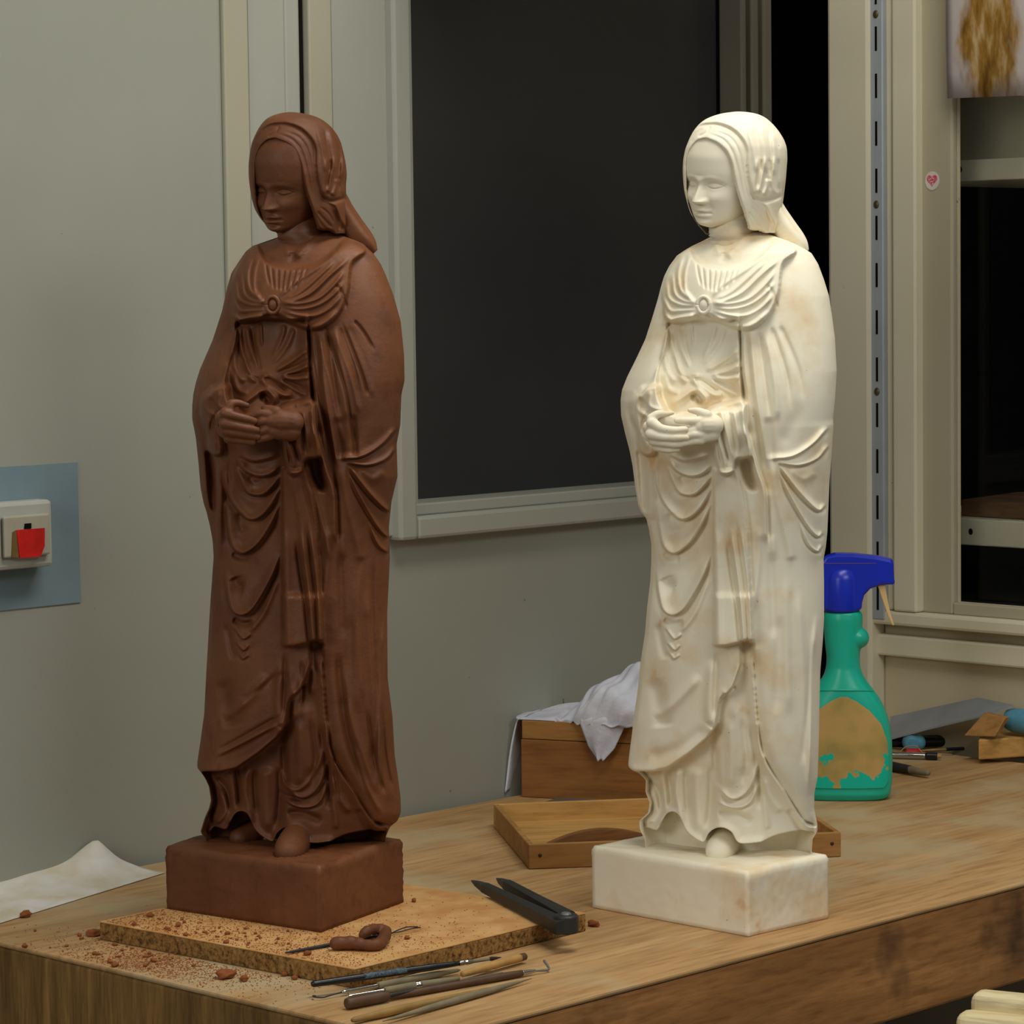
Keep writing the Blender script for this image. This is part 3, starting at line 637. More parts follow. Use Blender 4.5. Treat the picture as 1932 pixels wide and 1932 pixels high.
def smooth1(a, sg):
    k = int(3 * sg + 1); w = np.exp(-0.5 * (np.arange(-k, k + 1) / sg) ** 2); w /= w.sum()
    k = min(k, len(a) - 1); c = len(w) // 2; w = w[c - k:c + k + 1]; w /= w.sum()
    return np.convolve(np.pad(a, k, mode='reflect', reflect_type='odd'), w, 'valid')
def surface(fig, tabL, tabR, ys, a, b, ncol, H, fadeo, wc=None, zmin=None, own=False, gain=1.0, backamp=0.002, nback=64, sg=(2.0, 30), wsc=None, cap=False):
    Lx = smooth1(np.interp(ys, *zip(*tabL)), sg[0]); Rx = smooth1(np.interp(ys, *zip(*tabR)), sg[0])
    Ls, Rs = (smooth1(Lx, sg[1]), smooth1(Rx, sg[1])) if sg[1] else (Lx, Rx)
    ea = math.atan2(b * -math.sin(fig.yaw), a * math.cos(fig.yaw)); A = math.hypot(a * math.cos(fig.yaw), b * math.sin(fig.yaw))
    lin = (1 - np.linspace(0, 1, ncol) * 2)
    s1 = 0.55 * np.arccos(np.clip(lin, -1, 1)) + 0.45 * np.linspace(0, math.pi, ncol)
    s2 = np.linspace(math.pi, 2 * math.pi, nback + 2)[1:-1]
    s = np.concatenate([s1, s2]); un = np.cos(s)
    wn = (a * math.sin(fig.yaw) * np.cos(s + ea) + b * math.cos(fig.yaw) * np.sin(s + ea)) / A
    V = []
    ox, oy = (0, 0) if own else (fig.dx, fig.dy)
    eL = ((1 - un) / 2) ** 5; eR = ((1 + un) / 2) ** 5
    for y, l, r, ls, rs in zip(ys, Lx, Rx, Ls, Rs):
        uL, zL = fig.uz(ls + ox, y + oy); uR, zR = fig.uz(rs + ox, y + oy)
        hw = (uR - uL) / 2; cu = (uL + uR) / 2; z = (zL + zR) / 2
        uu = cu + hw * un + (l - ls) * (hw * 2 / (rs - ls)) * eL + (r - rs) * (hw * 2 / (rs - ls)) * eR
        if zmin is not None: z = max(z, zmin)
        w0 = wc(y, cu, hw) if wc else 0.0
        k = wsc(y) if wsc else 1.0
        V.append(fig.C + uu[:, None] * fig.U + (w0 + k * hw * wn)[:, None] * fig.W + (z - fig.C[2]) * Z3)
    if cap:
        e_ = V[-1]; m_ = e_.mean(0)
        V += [m_ + (e_ - m_) * k + Z3 * (1 - k) * 0.002 for k in (0.9, 0.7, 0.4, 0.1)]
    V = np.array(V); nr, nc = V.shape[:2]
    P = V.reshape(-1, 3)
    px, py = proj(P); px = px - fig.dx; py = py - fig.dy
    sw = np.tile(s, nr)
    fade = np.clip((1 - np.abs(np.cos(sw))) / fadeo, 0, 1); fade = fade * fade * (3 - 2 * fade) * (sw < math.pi)
    disp = gain * sample(H, px, py) * fade
    back = (sw > math.pi) * np.sin((sw - math.pi)) * backamp * np.sin(sw * 17 + 3 * np.sin(P[:, 2] * 9))
    P = P + (disp)[:, None] * fig.W - back[:, None] * fig.W
    i = np.arange(nr - 1)[:, None] * nc; j = np.arange(nc)[None, :]; j2 = (j + 1) % nc
    Q = np.stack([i + j, i + nc + j, i + nc + j2, i + j2], -1).reshape(-1, 4)
    Q = Q[:, ::-1]
    front = (s < math.pi); fq = np.tile(front, nr - 1)
    cen = P[Q].mean(1); qx, qy = proj(cen); qx -= fig.dx; qy -= fig.dy
    return P, Q, fq, qx, qy

def vnormals(P, Q):
    n = np.cross(P[Q[:, 2]] - P[Q[:, 0]], P[Q[:, 3]] - P[Q[:, 1]])
    v = np.zeros_like(P)
    for k in range(4): np.add.at(v, Q[:, k], n)
    return v / (np.linalg.norm(v, axis=1)[:, None] + 1e-12)
def split(P, Q, lab, names, mat, root):
    out = {}; VN = vnormals(P, Q)
    for k, nm in names.items():
        sel = Q[lab == k]
        if len(sel) == 0: continue
        u, inv = np.unique(sel, return_inverse=True)
        me = fast_mesh(nm, P[u] - np.array(root.location), inv.reshape(-1, 4))
        me.normals_split_custom_set_from_vertices(VN[u])
        out[k] = link(nm, me, mat, root)
    return out

def fuse(mb, name, mat, parent, voxel, it=4, fac=0.5):
    """remesh overlapping shapes into one smooth body"""
    o = mb.build(name, mat, None)
    r = o.modifiers.new('r', 'REMESH'); r.mode = 'VOXEL'; r.voxel_size = voxel; r.use_smooth_shade = True
    sm = o.modifiers.new('s', 'SMOOTH'); sm.iterations = it; sm.factor = fac
    dg = bpy.context.evaluated_depsgraph_get(); dg.update()
    me = bpy.data.meshes.new_from_object(o.evaluated_get(dg)); me.name = name
    old = o.data; bpy.data.objects.remove(o, do_unlink=True); bpy.data.meshes.remove(old)
    if not me.materials: me.materials.append(mat)
    me.polygons.foreach_set('use_smooth', [True] * len(me.polygons))
    q = bpy.data.objects.new(name, me); COL.objects.link(q); q.parent = parent
    return q

def face_mesh(dim=1.0):
    """head in its own frame (x to her left, y forward, z up; metres)"""
    zt = np.array([-46, -45, -43.5, -41, -37, -31, -24, -15, 0, 12, 28, 42, 53, 60, 63, 63.8]) ; 
    Xh = np.array([0.5, 8, 13, 17, 21, 25, 28.5, 31.5, 33.5, 34.5, 34, 30, 22, 12, 5, 0.3])
    Yf = np.array([23, 29, 32, 34, 35.5, 36, 36, 36, 35.5, 37.5, 36.5, 31, 21, 11, 4, 0.3])
    Yb = np.array([22, 15, 5, -6, -16, -26, -34, -40, -44, -45, -42, -35, -25, -12, -5, -0.3])
    zz = np.concatenate([np.linspace(-46, -42, 14)[:-1], np.linspace(-42, 12, 150)[:-1], np.linspace(12, 63.8, 70)])
    th = np.concatenate([np.linspace(-math.pi / 2, math.pi / 2, 150), np.linspace(math.pi / 2, 1.5 * math.pi, 32)[1:-1]])
    Z, T = np.meshgrid(zz, th, indexing='ij')
    zg = np.linspace(-46, 63.8, 1100)
    X, yf, yb = [np.interp(Z, zg, smooth1(np.interp(zg, zt, q), 28)) for q in (Xh, Yf, Yb)]
    X = np.maximum(X, 0.2) * 1.05
    c, s_ = np.cos(T), np.sin(T)
    front = c >= 0
    e = 0.86
    x = X * np.sign(s_) * np.abs(s_) ** e
    ym = np.minimum(0, yf - 8) * 0
    y = np.where(front, (yf - np.maximum(yb, 0)) * np.abs(c) ** e + np.maximum(yb, 0), np.where(yb < 0, yb * np.abs(c) ** e, yb + 0 * c))
    g = lambda cx, cz, sx, sz: np.exp(-((x - cx) / sx) ** 2 - ((Z - cz) / sz) ** 2)
    D = np.zeros_like(x)
    na = np.interp(Z, [-21.5, -19.4, -17.8, -15.5, -12, -6, 0, 5, 10], [0, 0.6, 7.6, 10.0, 9.0, 6.2, 3.6, 1.8, 0]); nw = np.interp(Z, [-20, -14, -4, 6], [5.2, 4.6, 3.2, 5.0])
    D += na * np.exp(-np.abs(x / nw) ** 2.3)
    for sg in (-1, 1):
        D += 4.2 * g(sg * 6.0, -15.6, 3.0, 2.6)
        D -= 4.6 * g(sg * 14, 0.3, 10.5, 5.2)
        D += 1.0 * np.exp(-((x - sg * 14) / 12) ** 2 - ((Z - 7.6 + 0.02 * (np.abs(x) - 12) ** 2) / 2.6) ** 2)
        D += 3.6 * g(sg * 14.5, -0.6, 6.6, 3.7)
        lid = Z - (2.6 - 0.045 * (np.abs(x) - 14.5) ** 2)
        D -= 1.2 * np.exp(-(lid / 0.8) ** 2) * g(sg * 14.5, 2.5, 8, 4)
        lash = Z - (-2.6 + 0.035 * (np.abs(x) - 14.5) ** 2)
        D -= 1.7 * np.exp(-(lash / 0.8) ** 2) * g(sg * 14.5, -2.5, 7.5, 4)
        D += 2.2 * g(sg * 17, -13, 9, 7)
        D -= 0.9 * g(sg * 10.5, -22, 3, 5)
        D -= 1.5 * g(sg * 9.2, -28, 2.2, 1.8)
    ul = Z - (-25.4 + 0.02 * x * x * 0 - 0.012 * x * x)
    D += 2.9 * np.exp(-(ul / 1.9) ** 2) * np.exp(-(x / 7.4) ** 2)
    D += 3.2 * g(0, -31.0, 6.4, 2.1)
    D -= 2.6 * np.exp(-((Z + 28.1 + 0.006 * x * x) / 0.75) ** 2) * np.exp(-(x / 9.0) ** 4)
    D -= 0.7 * g(0, -22.3, 1.6, 2.0)
    D -= 2.0 * g(0, -34.8, 8, 2.2)
    D += 3.0 * g(0, -40, 8.5, 4.2)
    y = y + np.where(front, D * np.clip(c * 2.2, 0, 1), 0)
    V = np.stack([x, y, np.where(Z < 0, Z * 0.92, Z)], -1) * 1e-3 * dim
    nr, nc = x.shape
    i = np.arange(nr - 1)[:, None] * nc; j = np.arange(nc)[None, :]; j2 = (j + 1) % nc
    Q = np.stack([i + j, i + nc + j, i + nc + j2, i + j2], -1).reshape(-1, 4)
    return V.reshape(-1, 3), Q

def rough_block(corn, z0, z1, tops, seed, amp, name, mat, parent, hollow=0.004):
    """plinth: quad footprint, hand-cut faces, slightly dished top"""
    r = np.random.default_rng(seed); n = 40; nz = 16
    A = [np.asarray(c, float) for c in corn]; V = []; ring = []
    for k in range(4):
        a, b = A[k], A[(k + 1) % 4]
        for i in range(n):
            t = i / n; ring.append((a * (1 - t) + b * t, tops[k] * (1 - t) + tops[(k + 1) % 4] * t))
    m = len(ring); cen = sum(A) / 4
    ph = r.uniform(0, 6, 8)
    wob = np.array([sum(math.sin(2 * math.pi * q * i / m * f + ph[f % 8]) / f for f in (2, 3, 5, 7, 11)) for q, i in ((1, i) for i in range(m))])
    P = []
    rows = [(q / nz, 1.0) for q in range(nz + 1)]
    for t, _ in rows:
        for i, (p, dz) in enumerate(ring):
            k = amp * (0.6 * wob[i] * (0.3 + 0.7 * t) + r.normal(0, 0.22))
            inset = 0.0018 * max(0, (t - 0.9) / 0.1) ** 2
            d = nrm(np.append((p - cen)[:2], 0))
            q = p + d * (k - inset * 1.0 if t < 1 else k - 0.003)
            P.append((q[0], q[1], z0 + (z1 - z0 + dz + amp * 0.9 * wob[(i * 2) % m]) * t))
    base = nz * m
    for kk, f in enumerate((0.93, 0.8, 0.6, 0.35, 0.12)):
        for i, (p, dz) in enumerate(ring):
            e = np.array(P[base + i]); q = np.array([cen[0], cen[1], 0]) * (1 - f) + np.array([e[0], e[1], 0]) * f
            zz = e[2] * f + (z1 - hollow * 0.3) * (1 - f) + r.normal(0, amp * .25)
            P.append((q[0], q[1], zz))
    nr = nz + 1 + 5
    F = [(j * m + i, j * m + (i + 1) % m, (j + 1) * m + (i + 1) % m, (j + 1) * m + i) for j in range(nr - 1) for i in range(m)]
    F += [tuple(range((nr - 1) * m, nr * m)), tuple(range(m))[::-1]]
    mb = MB(); mb.add([np.array(p) - np.array(parent.location) for p in P], F)
    return mb.build(name, mat, parent, smooth=True)

def statue(name, label, RHs, corners, z0, ztop, mat, dx, dy, yaw, hoodtab, ownhood, gain, seed, tops, faceto, pitch, roll, hands, hdy=0):
    cen = sum(np.asarray(c) for c in corners) / 4
    root = thing(name, label, 'statue', (cen[0], cen[1], z0))
    C = np.array([cen[0], cen[1], ztop])
    fig = Fig(C, dx, dy, yaw)
    rough_block(corners, z0 + 0.0005, ztop, tops, seed, 0.0016 if ownhood else 0.0009, 'plinth', mat, root)
    # clothed body
    def wc(y, cu, hw): return 0.0
    P, Q, fq, qx, qy = surface(fig, BODY_LT if ownhood else BODY_L, BODY_RT if ownhood else BODY_R, np.concatenate([np.arange(434, 480, 0.6), np.arange(480, 1612, 1.15)]), 0.115, 0.075, 480, RHs, 0.05, wc, ztop - 0.003, gain=gain, wsc=lambda y: np.interp(y, [434, 480, 560, 800, 1000, 1300, 1450, 1600], [.85, .80, .82, .84, .78, .70, .64, .58]))
    lab = np.where(fq, samplei(RL, qx, qy), CLOAK)
    split(P, Q, lab, {CLOAK: 'cloak', GOWN: 'gown', SKIRT: 'overskirt', SASH: 'sash', COLLAR: 'collar', NECK: 'chest', BODICE: 'bodice', SLV1: 'sleeve', SLV2: 'sleeve'}, mat, root)
    bx, by = proj(P[:, :]); bx -= dx; by -= dy; bw = (P - fig.C) @ fig.W
    def surf(px, py):
        k = np.where((np.abs(bx - px) < 3) & (np.abs(by - py) < 3))[0]
        return float(bw[k].max()) if len(k) else 0.09
    # hood
    P2, Q2, fq2, qx, qy = surface(fig, hoodtab[0], hoodtab[1], hoodtab[0][0][0] + np.concatenate([np.linspace(0, 1, 40)[:-1] ** 2 * 20, np.arange(20, 230, 0.9)]), 0.050, 0.058, 280, HOODH, 0.06, None, gain=1.15, own=ownhood, backamp=0.0008, sg=(4, 0), cap=True)
    lab = np.where(fq2, samplei(HOODL, qx, qy), VEIL)
    split(P2, Q2, lab, {VEIL: 'veil', HAIR: 'hair'}, mat, root)
    # end of the veil lying over the shoulder
    tp = [(1446, 372, -0.004), (1462, 408, -0.006), (1484, 440, -0.004), (1504, 462, -0.002), (1519, 478, 0.0)]
    if ownhood: tp = [(x - 1, y, w) for x, y, w in tp]
    pth = cr([fig.pt(*q) - np.array(root.location) for q in tp], 26)
    rr = smooth1(np.interp(np.linspace(0, 1, 26), [0, .3, .6, .85, 1], [20, 24, 23, 17, 9]), 1.5) * 5.2e-4
    m = MB(); 
    tv = []
    T = np.gradient(pth, axis=0); T /= np.linalg.norm(T, axis=1)[:, None]
    for i in range(26):
        sd = nrm(np.cross(T[i], fig.W)); 
        for k in range(40):
            q = 2 * math.pi * k / 40; wob = 1 + 0.10 * math.cos(3 * q + 1.0) + 0.07 * math.cos(5 * q + 2)
            tv.append(pth[i] + (sd * math.cos(q) * 1.05 + fig.W * math.sin(q) * 1.5) * rr[i] * wob)
    m.add(tv, [(i * 40 + k, i * 40 + (k + 1) % 40, (i + 1) * 40 + (k + 1) % 40, (i + 1) * 40 + k) for i in range(25) for k in range(40)] + [tuple(range(40))[::-1], tuple(range(1000, 1040))])
    m.build('veil_end', mat, root, smooth=True)
    # face and neck
    V, FQ = face_mesh(1.0)
    cp, sp = math.cos(pitch), math.sin(pitch); cr_, sr = math.cos(roll), math.sin(roll)
    px, py, w = faceto
    V[:, 1] *= 1.0
    Rr = np.array([[cr_, 0, sr], [0, 1, 0], [-sr, 0, cr_]]); Rp = np.array([[1, 0, 0], [0, cp, sp], [0, -sp, cp]])
    q = V @ (Rr @ Rp).T if False else (V @ Rp.T) @ Rr.T
    fy = yaw + hands.get('turn', 0.0)
    Fh = fig.U * -math.sin(fy) + fig.W * math.cos(fy); Lh = fig.U * math.cos(fy) + fig.W * math.sin(fy)
    org = fig.pt(px, py, w)
    Pw = org + q[:, :1] * Lh + q[:, 1:2] * Fh + q[:, 2:] * Z3
    # neck tube
    nb = fig.pt(1385, 458, 0.0); ntp = org - Fh * 0.012 - Z3 * 0.022
    mbn = MB(); mbn.tube(cr([ntp, (ntp + nb) / 2 + Fh * 0.002, nb, nb - Z3 * 0.05 - fig.W * 0.012], 14), [0.026, 0.0245, 0.0235, 0.023, 0.023, 0.0232, 0.0237, 0.0245, 0.0250, 0.0255, 0.0258, 0.0262, 0.0266, 0.027], 40)
    nv = np.array(mbn.v); Qn = np.array([f for f in mbn.f if len(f) == 4])
    allV = np.vstack([Pw, nv]) - np.array(root.location); allQ = np.vstack([FQ, Qn + len(Pw)])
    link('head', fast_mesh('head', allV, allQ), mat, root)
    # brooch
    bw0 = surf(1328, 577)
    c = fig.pt(1328.5, 575, bw0 - 0.001) - np.array(root.location)
    m = MB(); fwd = nrm(fig.W * 0.85 + fig.F * 0.5); up = Z3; sd = np.cross(fwd, up)
    ring = [c + (sd * math.cos(t) * 0.0062 + up * math.sin(t) * 0.0078) + fwd * 0.002 for t in np.linspace(0, 2 * math.pi, 33)]
    m.tube(ring, 0.0019, 10); R3 = np.stack([sd, fwd, up], 1)
    m.ball(c + fwd * 0.0005, (0.0045, 0.0035, 0.0058), 20, 12, R3); m.ball(c - fwd * 0.002, (0.0065, 0.003, 0.008), 20, 12, R3)
    m.build('brooch', mat, root, smooth=True)
    # hands
    for side in ('right', 'left'):
        m = MB()
        for px_pts, rads, off in hands[side]:
            pts = []
            for (hx, hy) in px_pts:
                pts.append((hx, hy))
            Cc = cr(pts, 14); ww = [surf(*p) for p in Cc]; ww = np.convolve(np.pad(ww, 3, mode='edge'), np.ones(7) / 7, 'valid')
            offs = np.interp(np.linspace(0, 1, 14), np.linspace(0, 1, len(off)), off)
            path = [fig.pt(p[0], p[1], hands['w'] + o * 1e-3) - np.array(root.location) for p, o in zip(Cc, offs)]
            rr = np.interp(np.linspace(0, 1, 14), np.linspace(0, 1, len(rads)), rads) * 5.2e-4
            m.tube(path, list(rr), 14)
            m.ball(path[0], rr[0]); m.ball(path[-1], rr[-1])
        fuse(m, 'hand', mat, root, 0.0009, 4)
    # shoes
    for sx, sy, k, ya in ((1355, 1606, 1.0, 0.22), (1266, 1578, 0.88, 0.75)):
        tip = at(sx + dx, sy + dy, ztop + 0.004)
        m = MB(); base = tip - np.array(root.location)
        Fd = fig.U * -math.sin(ya) + fig.W * math.cos(ya); Ld = fig.U * math.cos(ya) + fig.W * math.sin(ya)
        Rf = np.stack([Ld, Fd, Z3], 1)
        for q in np.linspace(0, 1, 12):
            rx = np.interp(q, [0, .25, .6, 1], [.0125, .0150, .0155, .015]); rz = np.interp(q, [0, .25, .6, 1], [.0115, .0145, .017, .018])
            m.ball(base - Fd * 0.040 * q + Z3 * (-.001 + .004 * q), (rx * k, 0.012 * k, rz * k), 24, 14, Rf)
        fuse(m, 'shoe', mat, root, 0.0011, 10)
    return root, fig

def H7(p): return [(1200 + .10352 * x, 740 + .10352 * y) for x, y in p]
handsW = {'w': 0.108, 'turn': 0.0,
 'right': [(H7([(290, 560), (460, 660), (690, 695), (900, 675)]), [11, 8.0, 7.4, 6.0], [4, 7, 6, 3]),
           (H7([(270, 760), (480, 815), (740, 830), (930, 825)]), [11, 7.6, 7.2, 6.0], [4, 7, 6, 3]),
           (H7([(310, 890), (540, 935), (750, 955), (940, 925)]), [9, 7.0, 6.6, 5.4], [1, 4, 3, 1]),
           (H7([(370, 1000), (560, 1050), (760, 1045)]), [8, 6.2, 5.0], [-2, 1, 0]),
           (H7([(280, 480), (400, 400), (540, 395), (670, 378)]), [9, 7.5, 6.0, 3.6], [2, 2, 0, -3]),
           (H7([(235, 640), (290, 650), (340, 700)]), [12, 12, 12], [-6, -3, 0]), (H7([(250, 800), (320, 840)]), [11, 10], [-7, -3])],
 'left': [(H7([(1180, 530), (960, 525), (740, 515)]), [9, 7.2, 5.4], [1, 1, -3]), (H7([(1180, 650), (1010, 700), (860, 700)]), [9, 7.4, 6], [1, 1, -3]),
          (H7([(1190, 770), (1060, 770), (930, 800)]), [9, 7.6, 7.0], [1, 3, 1]), (H7([(1190, 880), (1080, 890), (970, 920)]), [8, 7, 6.6], [0, 1, -1]),
          (H7([(1290, 420), (1130, 350), (980, 330)]), [10, 7.4, 4.5], [0, -3, -6]), (H7([(1400, 600), (1270, 600), (1190, 620)]), [20, 19, 15], [-4, -1, -1]), (H7([(1380, 760), (1250, 800), (1190, 820)]), [15, 13, 11], [-4, -2, -1])]}
def H8(p): return [(390 + 813 + .11387 * x, 740 + .11387 * y) for x, y in p]
handsT = {'w': 0.108, 'turn': 0.0,
 'right': [(H8([(310, 350), (450, 390), (650, 440), (800, 480)]), [11, 8.0, 7.6, 6.2], [4, 7, 6, 3]),
           (H8([(300, 520), (480, 560), (680, 600), (840, 630)]), [11, 8.0, 7.6, 6.4], [4, 7, 6, 3]),
           (H8([(320, 640), (500, 680), (680, 710), (850, 740)]), [10, 7.8, 7.2, 6.2], [2, 5, 4, 1]),
           (H8([(360, 770), (550, 800), (760, 830)]), [9, 7, 6], [-1, 1, 0]),
           (H8([(370, 330), (400, 200), (520, 180), (670, 220)]), [10, 8.5, 7.0, 5.2], [2, 2, 0, -2]),
           (H8([(270, 420), (320, 450), (360, 520)]), [14, 14, 14], [-6, -3, 0]), (H8([(280, 640), (350, 680)]), [12, 12], [-7, -3])],
 'left': [(H8([(1050, 380), (900, 350), (760, 400)]), [9, 7.4, 6], [1, 1, -2]), (H8([(1020, 470), (920, 480), (820, 520)]), [9, 8, 6.5], [1, 2, -1]),
          (H8([(1040, 600), (930, 640), (840, 680)]), [9, 8, 6.5], [1, 1, -1]), (H8([(1060, 720), (960, 760), (860, 790)]), [8, 7, 6], [0, 0, -2]),
          (H8([(1150, 330), (1050, 290), (950, 260)]), [11, 8.5, 6], [0, -3, -6]), (H8([(1420, 500), (1230, 480), (1080, 480)]), [21, 21, 16], [-4, -1, -1]), (H8([(1400, 650), (1220, 650), (1090, 640)]), [18, 16, 13], [-4, -2, -1])]}

def clay_mat():
    m, nt, b = newmat('moist_brown_clay', 0.52, 0.35)
    v = coords(nt)
    n1 = noise(nt, v, 9, 5, 0.6)
    c = ramp(nt, [(0.30, srgb(92, 53, 28)), (0.5, srgb(106, 62, 34)), (0.72, srgb(122, 75, 43))], n1).outputs[0]
    n2 = noise(nt, v, 60, 3)
    c = mix(nt, c, srgb(80, 44, 24), ramp(nt, [(0.55, (0, 0, 0, 1)), (0.75, (.6, .6, .6, 1))], n2).outputs[0])
    nt.links.new(c, b.inputs['Base Color'])
    nt.links.new(ramp(nt, [(0.35, (.42, .42, .42, 1)), (0.65, (.68, .68, .68, 1))], noise(nt, v, 20)).outputs[0], b.inputs['Roughness'])
    bump(nt, b, noise(nt, v, 170, 6, 0.65), 0.5, 0.0010)
    return m
def plaster_mat():
    m, nt, b = newmat('cream_plaster', 0.62, 0.28)
    v = coords(nt)
    c = ramp(nt, [(0.3, srgb(236, 226, 200)), (0.6, srgb(243, 236, 214))], noise(nt, v, 6, 4)).outputs[0]
    n2 = noise(nt, v, 13, 5, 0.6)
    c = mix(nt, c, srgb(222, 190, 134), ramp(nt, [(0.50, (0, 0, 0, 1)), (0.72, (.8, .8, .8, 1))], n2).outputs[0])
    n3 = noise(nt, v, 26, 3)
    c = mix(nt, c, srgb(214, 166, 118), ramp(nt, [(0.68, (0, 0, 0, 1)), (0.78, (.55, .55, .55, 1))], n3).outputs[0])
    n4 = noise(nt, v, 210, 2)
    c = mix(nt, c, srgb(120, 104, 84), ramp(nt, [(0.765, (0, 0, 0, 1)), (0.79, (.8, .8, .8, 1))], n4).outputs[0])
    nt.links.new(c, b.inputs['Base Color'])
    bump(nt, b, noise(nt, v, 260, 4), 0.10, 0.0006)
    return m
M_clay, M_plaster = clay_mat(), plaster_mat()
ZB = TZ + 0.018                                                    # top of the particle board

a, l_, r_ = at(1412, 1768), at(1118, 1713), at(1563, 1733)
cw = [a, r_, r_ + l_ - a, l_]
zp = TZ + 0.0625
statue('plaster_statue', 'white plaster statue of a veiled woman with joined hands', RH, cw, TZ, zp, M_plaster, 0, 0, 0.72,
       (HOOD_L, HOOD_R), False, 1.6, 3, [0.0, 0.001, 0, 0.001], (1368, 341, 0.005), 0.15, 0.10, handsW)
a, l_, r_ = at(605, 1760, ZB), at(315, 1715, ZB), at(762, 1703, ZB)
ct = [a, r_, r_ + l_ - a, l_]
statue('clay_statue', 'brown terracotta statue of a veiled woman on the particle board', RHT_, ct, ZB, ZB + 0.062, M_clay, -813, 0, 0.66,
       (HOOD_LT, HOOD_RT), True, 1.75, 5, [0.0, 0.002, 0, 0.001], (1364, 347, 0.004), 0.25, 0.10, handsT)

# ------------------------------------------------------------------ things on the walls
def wall_thing(name, label, cat, basis, s, z, group=None):
    """a thing hung on a wall: local x along the wall, y out of it, z up"""
    t = thing(name, label, cat, (basis[0] + basis[1][0] * s + Z3 * z), math.atan2(basis[1][0][1], basis[1][0][0]), group)
    return t
WLf = -1.0   # the local y axis of a left-wall thing points into the wall, so "out" is negative
M_white = plain('greyed_white_plastic', (176, 178, 168), 0.4, 0.4, var=0.04, scale=20)
M_rock = plain('aged_switch_plastic', (168, 164, 146), 0.4, 0.4, var=0.05, scale=20)
M_rail = plain('pale_blue_grey_metal', (168, 176, 182), 0.35, 0.5, var=0.05, scale=12)
M_black = plain('black_hole', (12, 11, 10), 0.7, 0.1, var=0.05)
M_red = plain('bright_red_paint', (214, 32, 24), 0.5, 0.3, var=0.16, scale=60)
M_ochre = plain('dull_ochre', (120, 96, 52), 0.7, 0.2, var=0.12, scale=80)

# patch of blue-grey paint round the switch box
s0, z0 = wl(-40, 1010); s1, zt_ = wl(145, 872); zb_ = wl(145, 1137)[1]
struct(MB(BL).box(s0 - 0.05, s1, 0.0, 0.0012, zb_, zt_).build('wall_patch', M_blue))
# switch box
SO, RKO = 0.026, 0.032
s0 = wl(-70, 1010, SO)[0]; s1 = wl(100, 1010, SO)[0]; zt_ = wl(100, 942, SO)[1]; zb_ = wl(100, 1068, SO)[1]
sb = wall_thing('switch_box', 'grey switch box on blue painted patch with red square', 'switch', BL, s0, zb_)
wv, hv = s1 - s0, zt_ - zb_
part('box_body', M_white, sb, lambda m: m.box(0, wv, -SO, -0.0013, 0, hv), 0.004)
w2l_ = lambda px, py: (wl(px, py, RKO)[0] - s0, wl(px, py, RKO)[1] - zb_)
xa, xb = w2l_(8, 1010)[0], w2l_(95, 1010)[0]; za, zc = w2l_(95, 1046)[1], w2l_(95, 968)[1]
rk = part('rocker', M_rock, sb, lambda m: m.box(xa, xb, -RKO, -SO - 0.0004, za, zc), 0.002)
part('rocker', M_rock, sb, lambda m: m.box(xa - 0.06, xa - 0.004, -RKO, -SO - 0.0004, za, zc), 0.002)
def flatp(name, mat, pts, d0, d1):
    return part(name, mat, rk, lambda m: m.prism([w2l_(*p) for p in pts], -RKO - d1, -RKO - d0, 1))
flatp('red_square', M_red, [(36, 1053), (75, 1050), (83, 1030), (83, 996), (30, 1000)], 0.0003, 0.0014)['label'] = 'red painted square on the switch'
flatp('tab', M_black, [(45, 998), (58, 997), (58, 987), (46, 988)], 0.0002, 0.0012)
flatp('tape', M_ochre, [(21, 1050), (35, 1053), (30, 1000), (23, 1004)], 0.0002, 0.0008)  # dull ochre strip along the left edge of the red square

# slotted shelf rail with its slots and screws
def oR(px, py): return wr(px, py, 0.0295)
s0, s1 = oR(1642, 600)[0], oR(1667, 600)[0]
zb_ = oR(1655, 1169)[1]
rl = wall_thing('slotted_rail', 'pale metal shelf rail with dark slots on the cream post', 'rail', BR, s0, 0)
rw = s1 - s0
# for the right wall local x runs towards the viewer, local y = into the wall
RO = -0.0205
part('channel', M_rail, rl, lambda m: m.box(0, rw, RO - 0.009, RO, zb_, 2.9), 0.002)
for py in (-15, 73, 162, 252, 341, 430, 519, 608, 697, 783, 870, 957, 1044, 1128):
    zc = oR(1652, py)[1]
    part('slot', M_black, rl, lambda m: m.box(rw * .42, rw * .58, RO - 0.0096, RO - 0.0088, zc - 0.016, zc + 0.016), 0.0008)
M_screw = plain('dull_brass_screw', (110, 96, 70), 0.4, 0.5, 0.6)
for py in (27, 386, 739):
    zc = oR(1652, py)[1]
    m = MB(); m.ball((rw * .48, RO - 0.009, zc), (0.0045, 0.0018, 0.0055), 14, 8); m.build('screw', M_screw, rl, smooth=True)

# round sticker with a red heart
c_s, c_z = wr(1759, 341, 0.0125)
st = wall_thing('heart_sticker', 'small round white sticker with red heart on the window frame', 'sticker', BR, c_s, c_z)
M_stick = plain('white_sticker_paper', (214, 206, 200), 0.5, 0.3, var=0.03); M_heart = plain('raspberry_print', (196, 44, 66), 0.5, 0.3, var=0.1, scale=300, rgb2=(224, 128, 140))
R_ = 0.0122
part('disc', M_stick, st, lambda m: m.prism([(R_ * .92 * math.cos(t), R_ * math.sin(t)) for t in np.linspace(0, 2 * math.pi, 36)[:-1]], -0.0130, -0.0122, 1))
hp = [(0.00052 * 16 * math.sin(t) ** 3, 0.00052 * (13 * math.cos(t) - 5 * math.cos(2 * t) - 2 * math.cos(3 * t) - math.cos(4 * t)) + 0.001) for t in np.linspace(0, 2 * math.pi, 40)[:-1]]
